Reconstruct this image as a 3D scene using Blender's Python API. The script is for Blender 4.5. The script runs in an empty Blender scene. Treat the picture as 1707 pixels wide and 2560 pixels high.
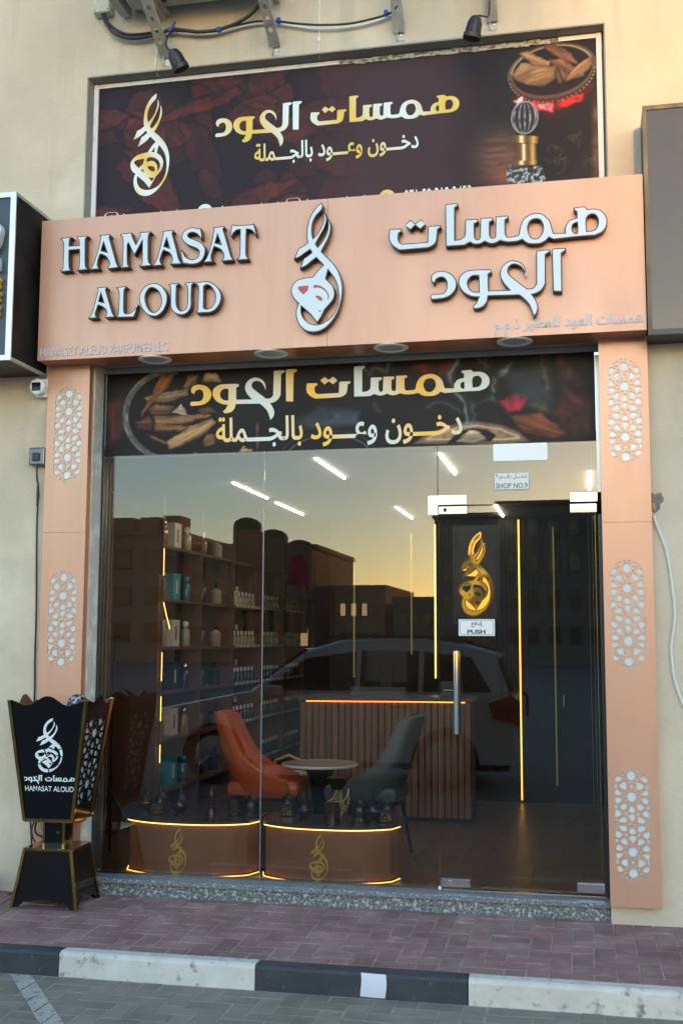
import bpy, bmesh, math, random
import numpy as np
from mathutils import Vector, Matrix
random.seed(7)
PI = math.pi
SC = bpy.context.scene
COL = SC.collection
# ------------------------------------------------------------------ camera, sky, sun, exposure
def look(yaw, pitch, roll):
    f = Vector((-math.sin(yaw)*math.cos(pitch), math.cos(yaw)*math.cos(pitch), math.sin(pitch)))
    r = Vector((math.cos(yaw), math.sin(yaw), 0)); u = r.cross(f)
    c, s = math.cos(roll), math.sin(roll)
    return Matrix((c*r+s*u, -s*r+c*u, -f)).transposed().to_4x4()
cam_data = bpy.data.cameras.new('camera')
cam = bpy.data.objects.new('camera', cam_data); COL.objects.link(cam)
cam.matrix_world = Matrix.Translation((0.706, -6.536, 1.518)) @ look(0.210, 0.113, 0.004)
cam_data.sensor_fit = 'VERTICAL'; cam_data.sensor_height = 36; cam_data.lens = 40.0
cam_data.clip_start = 0.05; cam_data.clip_end = 2000
SC.camera = cam
SUN_EL, SUN_AZ = math.radians(4.0), math.radians(9.0)      # low sun over the buildings across the road
world = bpy.data.worlds.new('World'); SC.world = world; world.use_nodes = True
wn = world.node_tree; bg = wn.nodes['Background']
sky = wn.nodes.new('ShaderNodeTexSky'); sky.sky_type = 'NISHITA'; sky.sun_disc = False
sky.sun_elevation = SUN_EL; sky.sun_rotation = PI - SUN_AZ
sky.air_density = 1.0; sky.dust_density = 0.5; sky.ozone_density = 2.3
wn.links.new(sky.outputs[0], bg.inputs[0]); bg.inputs[1].default_value = 0.15
sun_data = bpy.data.lights.new('sun', 'SUN'); sun_data.energy = 0.45; sun_data.angle = math.radians(1.0)
sun_data.color = (1.0, 0.47, 0.06)
sun = bpy.data.objects.new('sun', sun_data); COL.objects.link(sun)
sdir = Vector((math.sin(SUN_AZ)*math.cos(SUN_EL), -math.cos(SUN_AZ)*math.cos(SUN_EL), math.sin(SUN_EL)))
sun.rotation_euler = sdir.to_track_quat('Z', 'Y').to_euler()
sun.location = sdir*60
SC.view_settings.view_transform = 'Standard'; SC.view_settings.look = 'None'
SC.view_settings.gamma = 1; SC.view_settings.use_curve_mapping = False
SC.view_settings.exposure = 3.0
SC.render.engine = 'CYCLES'
SC.cycles.max_bounces = 10; SC.cycles.transparent_max_bounces = 16; SC.cycles.glossy_bounces = 5
SC.cycles.sample_clamp_indirect = 6
# ------------------------------------------------------------------ helpers
def srgb(c):
    return tuple(((x/255)/12.92 if x/255 <= 0.04045 else ((x/255+0.055)/1.055)**2.4) for x in c)
def link(o, parent=None):
    COL.objects.link(o)
    if parent is not None: o.parent = parent
    return o
def tag(o, label, cat, group=None, kind=None):
    if label: o['label'] = label
    if cat: o['category'] = cat
    if group: o['group'] = group
    if kind: o['kind'] = kind
    return o
def thing(name, label, cat, loc=(0, 0, 0), rz=0, group=None):
    o = bpy.data.objects.new(name, None); o.location = loc; o.rotation_euler = (0, 0, rz)
    o.empty_display_size = 0.1
    link(o); return tag(o, label, cat, group)
def struct(o): o['kind'] = 'structure'; return o
def dup(root, loc=None, rz=None, label=None, parent=None):
    c = root.copy(); link(c, parent)
    if loc is not None: c.location = loc
    if rz is not None: c.rotation_euler = (0, 0, rz)
    if label: c['label'] = label
    for ch in list(root.children): dup(ch, parent=c)
    return c
class MB:
    """collects shapes; build() links them as one mesh object"""
    def __init__(s): s.v = []; s.f = []; s.sm = []
    def add(s, v, f, smooth=False):
        n = len(s.v); s.v += [tuple(p) for p in v]; s.f += [tuple(i+n for i in q) for q in f]; s.sm += [smooth]*len(f); return s
    def box(s, a, b, ch=0.0):
        x0, y0, z0 = a; x1, y1, z1 = b
        if ch <= 0:
            v = [(x0,y0,z0),(x1,y0,z0),(x1,y1,z0),(x0,y1,z0),(x0,y0,z1),(x1,y0,z1),(x1,y1,z1),(x0,y1,z1)]
            return s.add(v, [(3,2,1,0),(4,5,6,7),(0,1,5,4),(1,2,6,5),(2,3,7,6),(3,0,4,7)])
        bm = bmesh.new(); bmesh.ops.create_cube(bm, size=1)
        for q in bm.verts: q.co = Vector(((x0+x1)/2+q.co.x*(x1-x0), (y0+y1)/2+q.co.y*(y1-y0), (z0+z1)/2+q.co.z*(z1-z0)))
        bmesh.ops.bevel(bm, geom=bm.edges[:], offset=ch, segments=1 if ch < .004 else 2, affect='EDGES', profile=.5)
        bm.verts.index_update()
        s.add([q.co[:] for q in bm.verts], [[q.index for q in f.verts] for f in bm.faces]); bm.free(); return s
    def lathe(s, prof, c=(0, 0, 0), n=20, axis='z', smooth=True):
        v = []; f = []
        for r, h in prof:
            for k in range(n):
                a = 2*PI*k/n; p = (r*math.cos(a), r*math.sin(a), h)
                if axis == 'y': p = (p[0], p[2], p[1])
                if axis == 'x': p = (p[2], p[0], p[1])
                v.append((c[0]+p[0], c[1]+p[1], c[2]+p[2]))
        for i in range(len(prof)-1):
            for k in range(n):
                a, b = i*n+k, i*n+(k+1) % n; q = (a, b, b+n, a+n)
                f.append(q if axis != 'y' else q[::-1])
        if prof[0][0] > 1e-4: f.append(tuple(range(n))[::-1] if axis != 'y' else tuple(range(n)))
        if prof[-1][0] > 1e-4:
            t = tuple(range((len(prof)-1)*n, len(prof)*n)); f.append(t if axis != 'y' else t[::-1])
        return s.add(v, f, smooth)
    def tube(s, pts, r, n=8, cap=True):
        pts = [Vector(p) for p in pts]; rs = r if isinstance(r, (list, tuple)) else [r]*len(pts)
        v = []; f = []; up = Vector((0.13, 0.31, 0.94)).normalized()
        for i, p in enumerate(pts):
            t = (pts[min(i+1, len(pts)-1)]-pts[max(i-1, 0)]).normalized()
            if i == 0 and abs(t.dot(up)) > .95: up = Vector((0.9, 0.3, 0.1)).normalized()
            a = (up-t*up.dot(t)).normalized(); b = t.cross(a); up = a
            for k in range(n):
                w = 2*PI*k/n; v.append(p+(a*math.cos(w)+b*math.sin(w))*rs[i])
        for i in range(len(pts)-1):
            for k in range(n):
                q, w = i*n+k, i*n+(k+1) % n; f.append((q, w, w+n, q+n))
        if cap: f.append(tuple(range(n))[::-1]); f.append(tuple(range((len(pts)-1)*n, len(pts)*n)))
        return s.add(v, f, True)
    def cable(s, pts, r, n=8):
        P = [Vector(p) for p in pts]; out = []
        for i in range(len(P)-1):
            a, b, c, d = P[max(i-1, 0)], P[i], P[i+1], P[min(i+2, len(P)-1)]
            for k in range(5):
                t = k/5; out.append(.5*((2*b)+(c-a)*t+(2*a-5*b+4*c-d)*t*t+(3*b-a-3*c+d)*t**3))
        return s.tube(out+[P[-1]], r, n)
    def prism(s, poly, h0, h1, plane='xy'):
        """closed outline extruded along the third axis"""
        n = len(poly)
        def P(a, b, h): return {'xy': (a, b, h), 'xz': (a, h, b), 'yz': (h, a, b)}[plane]
        v = [P(a, b, h0) for a, b in poly]+[P(a, b, h1) for a, b in poly]
        f = [tuple(range(n))[::-1], tuple(range(n, 2*n))]+[(i, (i+1) % n, (i+1) % n+n, i+n) for i in range(n)]
        return s.add(v, f)
    def frustum(s, c, a0, b0, z0, a1, b1, z1, t=None):
        x, y = c
        v = [(x-a0,y-b0,z0),(x+a0,y-b0,z0),(x+a0,y+b0,z0),(x-a0,y+b0,z0),(x-a1,y-b1,z1),(x+a1,y-b1,z1),(x+a1,y+b1,z1),(x-a1,y+b1,z1)]
        return s.add(v, [(3,2,1,0),(4,5,6,7),(0,1,5,4),(1,2,6,5),(2,3,7,6),(3,0,4,7)])
    def mesh(s, name):
        me = bpy.data.meshes.new(name); me.from_pydata(s.v, [], s.f)
        me.polygons.foreach_set('use_smooth', s.sm)
        bm = bmesh.new(); bm.from_mesh(me); bmesh.ops.recalc_face_normals(bm, faces=bm.faces)
        for e in bm.edges:
            if len(e.link_faces) == 2 and e.calc_face_angle(0) > .6: e.smooth = False
        bm.to_mesh(me); bm.free(); return me
    def build(s, name, m, parent=None, loc=None):
        me = s.mesh(name); me.materials.append(m)
        o = bpy.data.objects.new(name, me); link(o, parent)
        if loc is not None: o.location = loc
        return o
def ob(name, me, m, parent=None, loc=None):
    if not me.materials: me.materials.append(m)
    o = bpy.data.objects.new(name, me); link(o, parent)
    if loc is not None: o.location = loc
    return o
# ------------------------------------------------------------------ materials
def M(name, c1, c2=None, scale=6.0, detail=6, rough=.6, metal=0, bump=0, bscale=60, stretch=(1, 1, 1), lo=.35, hi=.65,
      coat=0, spec=.5, emit=None, strength=0, rand=0, c3=None, scale3=40, lo3=.6, hi3=.7, rvar=0, local=False):
    m = bpy.data.materials.new(name); m.use_nodes = True; nt = m.node_tree; N = nt.nodes; L = nt.links
    b = N['Principled BSDF']
    b.inputs['Base Color'].default_value = (*c1, 1); b.inputs['Roughness'].default_value = rough
    b.inputs['Metallic'].default_value = metal; b.inputs['Coat Weight'].default_value = coat
    b.inputs['Coat Roughness'].default_value = .08
    b.inputs['Specular IOR Level'].default_value = spec
    if emit: b.inputs['Emission Color'].default_value = (*emit, 1); b.inputs['Emission Strength'].default_value = strength
    if not (c2 or bump or rand or c3 or rvar): return m
    if local: co = N.new('ShaderNodeTexCoord').outputs['Object']
    else: co = N.new('ShaderNodeNewGeometry').outputs['Position']
    mp = N.new('ShaderNodeMapping'); L.new(co, mp.inputs[0]); mp.inputs['Scale'].default_value = stretch
    def noise(sc, det=detail):
        n = N.new('ShaderNodeTexNoise'); n.inputs['Scale'].default_value = sc; n.inputs['Detail'].default_value = det
        n.inputs['Roughness'].default_value = .6; L.new(mp.outputs[0], n.inputs['Vector']); return n
    def mr(src, a, b_, o0=0.0, o1=1.0):
        r = N.new('ShaderNodeMapRange'); r.inputs[1].default_value = a; r.inputs[2].default_value = b_
        r.inputs[3].default_value = o0; r.inputs[4].default_value = o1; L.new(src, r.inputs[0]); return r.outputs[0]
    def mix(fac, a, b_):
        x = N.new('ShaderNodeMix'); x.data_type = 'RGBA'; L.new(fac, x.inputs[0])
        for sck, val in ((x.inputs[6], a), (x.inputs[7], b_)):
            if isinstance(val, tuple): sck.default_value = (*val, 1)
            else: L.new(val, sck)
        return x.outputs[2]
    cur = c1
    n1 = noise(scale)
    if c2: cur = mix(mr(n1.outputs[0], lo, hi), c1, c2)
    if c3: cur = mix(mr(noise(scale3).outputs[0], lo3, hi3), cur, c3)
    if rand:
        oi = N.new('ShaderNodeObjectInfo'); hs = N.new('ShaderNodeHueSaturation')
        L.new(mr(oi.outputs['Random'], 0, 1, 1-rand, 1+rand), hs.inputs['Value'])
        if isinstance(cur, tuple): hs.inputs['Color'].default_value = (*cur, 1)
        else: L.new(cur, hs.inputs['Color'])
        cur = hs.outputs[0]
    if not isinstance(cur, tuple): L.new(cur, b.inputs['Base Color'])
    if rvar: L.new(mr(noise(scale*1.7).outputs[0], .3, .7, rough-rvar, rough+rvar), b.inputs['Roughness'])
    if bump:
        bp = N.new('ShaderNodeBump'); bp.inputs['Strength'].default_value = 1; bp.inputs['Distance'].default_value = bump
        L.new(noise(bscale, 5).outputs[0], bp.inputs['Height']); L.new(bp.outputs[0], b.inputs['Normal'])
    return m
def glass_mat(name, refl, tint, edge=False):
    m = bpy.data.materials.new(name); m.use_nodes = True; nt = m.node_tree; N = nt.nodes; L = nt.links
    N.remove(N['Principled BSDF']); out = N['Material Output']
    tr = N.new('ShaderNodeBsdfTransparent'); tr.inputs[0].default_value = (*tint, 1)
    gl = N.new('ShaderNodeBsdfGlossy'); gl.inputs['Roughness'].default_value = 0.0; gl.inputs[0].default_value = (1, 1, 1, 1)
    fr = N.new('ShaderNodeFresnel'); fr.inputs[0].default_value = 1.5
    ma = N.new('ShaderNodeMath'); ma.operation = 'ADD'; L.new(fr.outputs[0], ma.inputs[0]); ma.inputs[1].default_value = refl; ma.use_clamp = True
    mx = N.new('ShaderNodeMixShader'); L.new(ma.outputs[0], mx.inputs[0]); L.new(tr.outputs[0], mx.inputs[1]); L.new(gl.outputs[0], mx.inputs[2])
    # faint dust and water marks on the panes
    no = N.new('ShaderNodeTexNoise'); no.inputs['Scale'].default_value = 90; no.inputs['Detail'].default_value = 4
    ge = N.new('ShaderNodeNewGeometry'); L.new(ge.outputs['Position'], no.inputs['Vector'])
    r = N.new('ShaderNodeMapRange'); r.inputs[1].default_value = .70; r.inputs[2].default_value = .80; r.inputs[4].default_value = .25
    L.new(no.outputs[0], r.inputs[0])
    df = N.new('ShaderNodeBsdfDiffuse'); df.inputs[0].default_value = (.4, .4, .38, 1)
    m2 = N.new('ShaderNodeMixShader'); L.new(r.outputs[0], m2.inputs[0]); L.new(mx.outputs[0], m2.inputs[1]); L.new(df.outputs[0], m2.inputs[2])
    L.new(m2.outputs[0], out.inputs[0]); return m
def print_mat(name, rough=.6):
    m = bpy.data.materials.new(name); m.use_nodes = True; nt = m.node_tree
    a = nt.nodes.new('ShaderNodeAttribute'); a.attribute_name = 'ink'
    nt.links.new(a.outputs['Color'], nt.nodes['Principled BSDF'].inputs['Base Color'])
    nt.nodes['Principled BSDF'].inputs['Roughness'].default_value = rough; nt.nodes['Principled BSDF'].inputs['Specular IOR Level'].default_value = .18
    return m
def foil_mat(name, period=.55, off=0.0, gold=(222, 184, 52), pale=(214, 226, 220), zdir=.35):
    """printed gold-to-white ink whose hue runs along the lettering"""
    m = bpy.data.materials.new(name); m.use_nodes = True; nt = m.node_tree; N = nt.nodes; L = nt.links
    ge = N.new('ShaderNodeNewGeometry'); sp = N.new('ShaderNodeSeparateXYZ'); L.new(ge.outputs['Position'], sp.inputs[0])
    a = N.new('ShaderNodeMath'); a.operation = 'MULTIPLY'; L.new(sp.outputs[2], a.inputs[0]); a.inputs[1].default_value = zdir
    b = N.new('ShaderNodeMath'); b.operation = 'ADD'; L.new(sp.outputs[0], b.inputs[0]); L.new(a.outputs[0], b.inputs[1])
    c = N.new('ShaderNodeMath'); c.operation = 'MULTIPLY_ADD'; L.new(b.outputs[0], c.inputs[0]); c.inputs[1].default_value = 2*PI/period; c.inputs[2].default_value = off
    s = N.new('ShaderNodeMath'); s.operation = 'SINE'; L.new(c.outputs[0], s.inputs[0])
    r = N.new('ShaderNodeMapRange'); r.inputs[1].default_value = -1; r.inputs[2].default_value = 1; L.new(s.outputs[0], r.inputs[0])
    x = N.new('ShaderNodeMix'); x.data_type = 'RGBA'; L.new(r.outputs[0], x.inputs[0]); x.inputs[6].default_value = (*srgb(gold), 1); x.inputs[7].default_value = (*srgb(pale), 1)
    L.new(x.outputs[2], N['Principled BSDF'].inputs['Base Color']); N['Principled BSDF'].inputs['Roughness'].default_value = .35
    return m
STUCCO = M('stucco', (.585, .51, .38), (.50, .43, .32), 1.6, 9, .9, bump=.0030, bscale=48, c3=(.43, .375, .30), scale3=2.6, lo3=.56, hi3=.82)
def streaks(m, col, sc=(5, 5, .45), nscale=1.4, lo=.56, hi=.80, amt=.55):
    nt = m.node_tree; N = nt.nodes; L = nt.links; b = N['Principled BSDF']; src = b.inputs['Base Color'].links[0].from_socket
    ge = N.new('ShaderNodeNewGeometry'); mp = N.new('ShaderNodeMapping'); mp.inputs['Scale'].default_value = sc; L.new(ge.outputs['Position'], mp.inputs[0])
    no = N.new('ShaderNodeTexNoise'); no.inputs['Scale'].default_value = nscale; no.inputs['Detail'].default_value = 7; L.new(mp.outputs[0], no.inputs['Vector'])
    r = N.new('ShaderNodeMapRange'); r.inputs[1].default_value = lo; r.inputs[2].default_value = hi; r.inputs[4].default_value = amt; L.new(no.outputs[0], r.inputs[0])
    x = N.new('ShaderNodeMix'); x.data_type = 'RGBA'; L.new(r.outputs[0], x.inputs[0]); L.new(src, x.inputs[6]); x.inputs[7].default_value = (*col, 1)
    L.new(x.outputs[2], b.inputs['Base Color'])
streaks(STUCCO, (.36, .31, .24)); streaks(STUCCO, (.70, .66, .56), (1.2, 1, 1), 2.3, .60, .78, .5)
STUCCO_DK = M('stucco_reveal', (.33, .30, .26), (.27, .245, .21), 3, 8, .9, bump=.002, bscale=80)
COPPER = M('copper_panel', (.56, .318, .212), (.52, .285, .19), 1.9, 7, .34, .30, stretch=(1, 1, .25), c3=(.46, .25, .165), scale3=5, lo3=.60, hi3=.82, rvar=.06)
streaks(COPPER, (.42, .215, .135), (7, 7, .5), 1.8, .54, .82, .28)
COPPER_DK = M('copper_return', (.42, .17, .09), None, rough=.4, metal=.4)
ACRYL = M('white_acrylic', (.56, .63, .65), None, rough=.18, coat=.3)
BRZ = M('dark_return', (.035, .026, .022), (.05, .038, .03), 14, rough=.38, metal=.6)
RED = M('red_vinyl', (.42, .06, .05), rough=.4)
GREYT = M('grey_letter', (.52, .50, .52), rough=.45)
ALU = M('brushed_aluminium', (.72, .74, .76), (.6, .62, .64), 30, rough=.35, metal=.7, stretch=(1, 1, .1))
WHITEP = M('white_frame_paint', (.72, .74, .76), (.5, .48, .44), 12, rough=.5, lo=.55, hi=.8)
CHROME = M('polished_steel', (.82, .82, .80), rough=.07, metal=1)
STEELB = M('brushed_steel', (.55, .56, .55), rough=.25, metal=1)
BLACKG = M('black_gloss_panel', (.004, .004, .005), rough=.12, spec=.35)
BLACKM = M('black_plastic', (.012, .012, .013), (.022, .022, .022), 30, rough=.45)
BLACKR = M('black_rubber', (.03, .03, .032), (.05, .05, .05), 20, rough=.7, bump=.001, bscale=90)
GOLD = M('polished_gold', (.50, .31, .09), (.30, .18, .05), 9, rough=.13, metal=1)
GOLDM = M('gold_vinyl', (.72, .50, .07), rough=.5, metal=.2)
GALV = M('galvanised_steel', (.52, .51, .46), (.40, .39, .35), 16, rough=.5, metal=.35, c3=(.26, .22, .17), scale3=9, lo3=.6, hi3=.8)
ACWHITE = M('unit_casing', (.56, .55, .49), (.46, .45, .40), 6, rough=.5, c3=(.28, .26, .21), scale3=7, lo3=.6, hi3=.85)
BLUETAPE = M('blue_tape', (.02, .06, .42), rough=.4)
WHITEPL = M('white_plastic', (.75, .75, .74), rough=.35)
CREAMPL = M('cream_plastic', (.62, .57, .42), (.5, .45, .33), 20, rough=.5)
GRANITE = M('granite', (.07, .085, .10), (.21, .23, .24), 120, 3, .35, lo=.44, hi=.56, c3=(.42, .42, .40), scale3=75, lo3=.57, hi3=.63)
GRANITE_R = M('granite_rough', (.055, .065, .072), (.17, .185, .185), 85, 3, .6, lo=.44, hi=.56, c3=(.42, .40, .35), scale3=48, lo3=.53, hi3=.60, bump=.001, bscale=150)
PAVER_RED = M('red_paver', (.225, .105, .092), (.30, .18, .152), 4, 9, .88, bump=.0016, bscale=170, rand=.17, c3=(.36, .30, .27), scale3=13, lo3=.56, hi3=.80)
PAVER_GREY = M('grey_paver', (.205, .168, .118), (.275, .228, .162), 5, 8, .85, bump=.0012, bscale=160, rand=.13, c3=(.11, .115, .11), scale3=9, lo3=.62, hi3=.85)
SAND = M('joint_sand', (.46, .36, .245), (.31, .245, .17), 9, 8, .95, bump=.002, bscale=120)
KERB_W = M('kerb_white_paint', (.66, .62, .54), (.55, .50, .42), 7, 8, .75, c3=(.22, .185, .14), scale3=17, lo3=.57, hi3=.70, bump=.0015, bscale=120)
KERB_B = M('kerb_black_paint', (.026, .030, .034), (.044, .048, .052), 6, 8, .6, c3=(.17, .15, .125), scale3=38, lo3=.62, hi3=.72, bump=.0015, bscale=120)
ROADPAINT = M('road_paint', (.50, .46, .39), (.36, .33, .28), 14, 6, .8, c3=(.17, .17, .16), scale3=40, lo3=.56, hi3=.66)
PAPER = M('paper_sheet', (.66, .67, .74), rough=.7)
# ------------------------------------------------------------------ outlines
def catmull(s, step=4):
    pts = []
    for q in s.split():
        c = q.endswith('!'); x, y = q.rstrip('!').split(','); pts.append((float(x), float(y), c))
    n = len(pts); out = []
    for i in range(n):
        p1 = pts[i]; p2 = pts[(i+1) % n]; p0 = pts[i-1]; p3 = pts[(i+2) % n]
        if p1[2] and p2[2]: out.append((p1[0], p1[1])); continue
        if p1[2]: p0 = (2*p1[0]-p2[0], 2*p1[1]-p2[1])
        if p2[2]: p3 = (2*p2[0]-p1[0], 2*p2[1]-p1[1])
        for k in range(step):
            t = k/step
            out.append(tuple(.5*((2*p1[a])+(-p0[a]+p2[a])*t+(2*p0[a]-5*p1[a]+4*p2[a]-p3[a])*t*t+(-p0[a]+3*p1[a]-3*p2[a]+p3[a])*t**3) for a in (0, 1)))
    return out
def area(P): return sum(P[i-1][0]*P[i][1]-P[i][0]*P[i-1][1] for i in range(len(P)))/2
def inset(P, d):
    n = len(P); s = 1 if area(P) > 0 else -1; out = []
    for i in range(n):
        a, b, c = P[i-1], P[i], P[(i+1) % n]
        e1 = Vector((b[0]-a[0], b[1]-a[1])); e2 = Vector((c[0]-b[0], c[1]-b[1]))
        if e1.length < 1e-9 or e2.length < 1e-9: out.append(b); continue
        e1.normalize(); e2.normalize(); n1 = Vector((-e1.y, e1.x))*s; n2 = Vector((-e2.y, e2.x))*s
        m = n1+n2
        if m.length < .5: m = n1*1.0
        else: m = m/m.length_squared*2
        out.append((b[0]+m.x*d, b[1]+m.y*d))
    return out
def fill(polys, depth, name='shape'):
    """filled outlines (holes by nesting) in the x-z plane, given thickness along y around y=0"""
    cu = bpy.data.curves.new(name, 'CURVE'); cu.dimensions = '2D'; cu.fill_mode = 'BOTH'; cu.extrude = depth/2
    for P in polys:
        sp = cu.splines.new('POLY'); sp.points.add(len(P)-1)
        for i, p in enumerate(P): sp.points[i].co = (p[0], p[1], 0, 1)
        sp.use_cyclic_u = True
    o = bpy.data.objects.new(name, cu); me = bpy.data.meshes.new_from_object(o)
    bpy.data.objects.remove(o); bpy.data.curves.remove(cu)
    me.materials.clear(); me.transform(Matrix.Rotation(PI/2, 4, 'X')); me.name = name
    return me
def shape(key): return [catmull(s) for s in OUTLINES[key]]
def xf(polys, sx, sz, ox, oz): return [[(p[0]*sx+ox, p[1]*sz+oz) for p in P] for P in polys]
def merge(meshes, name):
    bm = bmesh.new()
    for i, me in enumerate(meshes):
        n = len(bm.verts); bm.from_mesh(me); bm.verts.ensure_lookup_table()
    me = bpy.data.meshes.new(name); bm.to_mesh(me); bm.free(); return me
# ------------------------------------------------------------------ lettering from the built-in font
ARF = {'د':'ﺩﺪ','خ':'ﺥﺦﺧﺨ','و':'ﻭﻮ','ن':'ﻥﻦﻧﻨ','ع':'ﻉﻊﻋﻌ','ب':'ﺏﺐﺑﺒ','ا':'ﺍﺎ','ل':'ﻝﻞﻟﻠ','ج':'ﺝﺞﺟﺠ','م':'ﻡﻢﻣﻤ','ة':'ﺓﺔ','ه':'ﻩﻪﻫﻬ','س':'ﺱﺲﺳﺴ','ت':'ﺕﺖﺗﺘ','ط':'ﻁﻂﻃﻄ','ر':'ﺭﺮ','ذ':'ﺫﺬ','ح':'ﺡﺢﺣﺤ','ق':'ﻕﻖﻗﻘ','إ':'ﺇﺈ','ف':'ﻑﻒﻓﻔ'}
def arabic(s):
    out = []
    for i, c in enumerate(s):
        if c not in ARF: out.append(c); continue
        p = s[i-1] if i else ' '; n = s[i+1] if i+1 < len(s) else ' '
        pj = p == 'ـ' or (p in ARF and len(ARF[p]) == 4)
        nj = (n in ARF or n == 'ـ') and len(ARF[c]) == 4
        out.append(ARF[c][(3 if nj else 1) if pj else (2 if nj else 0)])
    return ''.join(reversed(out))
def inside(p, P):
    c = False; j = len(P)-1
    for i in range(len(P)):
        if (P[i][1] > p[1]) != (P[j][1] > p[1]) and p[0] < (P[j][0]-P[i][0])*(p[1]-P[i][1])/(P[j][1]-P[i][1])+P[i][0]: c = not c
        j = i
    return c
def text_mesh(body, x0, x1, z0, z1, depth=.0006, bold=0.0, ar=False, name='lettering', shear=0):
    """letters fitted to the rectangle x0..x1, z0..z1; every contour group is filled on its own"""
    cu = bpy.data.curves.new(name, 'FONT'); cu.body = arabic(body) if ar else body; cu.fill_mode = 'NONE'; cu.resolution_u = 4; cu.shear = shear
    o = bpy.data.objects.new(name, cu); link(o); bpy.context.view_layer.update()
    cc = o.to_curve(bpy.context.evaluated_depsgraph_get())
    loops = []
    for sp in cc.splines:
        P = []
        if sp.type == 'BEZIER':
            bp = sp.bezier_points; n = len(bp)
            for i in range(n):
                a, b = bp[i], bp[(i+1) % n]
                straight = (a.handle_right-a.co).length < 1e-4 and (b.handle_left-b.co).length < 1e-4
                for k in range(1 if straight else 4):
                    t = k/4; q = a.co*(1-t)**3+a.handle_right*3*t*(1-t)**2+b.handle_left*3*t*t*(1-t)+b.co*t**3; P.append((q.x, q.y))
        else: P = [(p.co.x, p.co.y) for p in sp.points]
        R_ = [P[i] for i in range(len(P)) if math.hypot(P[i][0]-P[i-1][0], P[i][1]-P[i-1][1]) > 1e-5]
        if len(R_) > 2: loops.append(R_)
    o.to_curve_clear(); bpy.data.objects.remove(o)
    big = max(loops, key=lambda P: abs(area(P))); sg = 1 if area(big) > 0 else -1
    outer = [P for P in loops if area(P)*sg > 0]; holes = [P for P in loops if area(P)*sg <= 0]
    groups = [[P] for P in outer]
    for h in holes:
        c = [g for g in groups if inside(h[0], g[0])]
        if c: min(c, key=lambda g: abs(area(g[0]))).append(h)
    def bolden(P, i):
        Q = inset(P, -bold if i == 0 else bold*.7)
        return Q if i == 0 or (area(Q)*area(P) > 0 and .12 < abs(area(Q)/area(P)) < 1) else P
    if bold: groups = [[bolden(P, i) for i, P in enumerate(g)] for g in groups]
    xs = [p[0] for g in groups for P in g for p in P]; zs = [p[1] for g in groups for P in g for p in P]
    sx = (x1-x0)/(max(xs)-min(xs)); sz = (z1-z0)/(max(zs)-min(zs)); ms = []
    for i, g in enumerate(groups):
        me = fill(xf(g, sx, sz, x0-min(xs)*sx, z0-min(zs)*sz), depth); me.transform(Matrix.Translation((0, (i % 3)*.00006, 0))); ms.append(me)
    return merge(ms, name)
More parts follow.
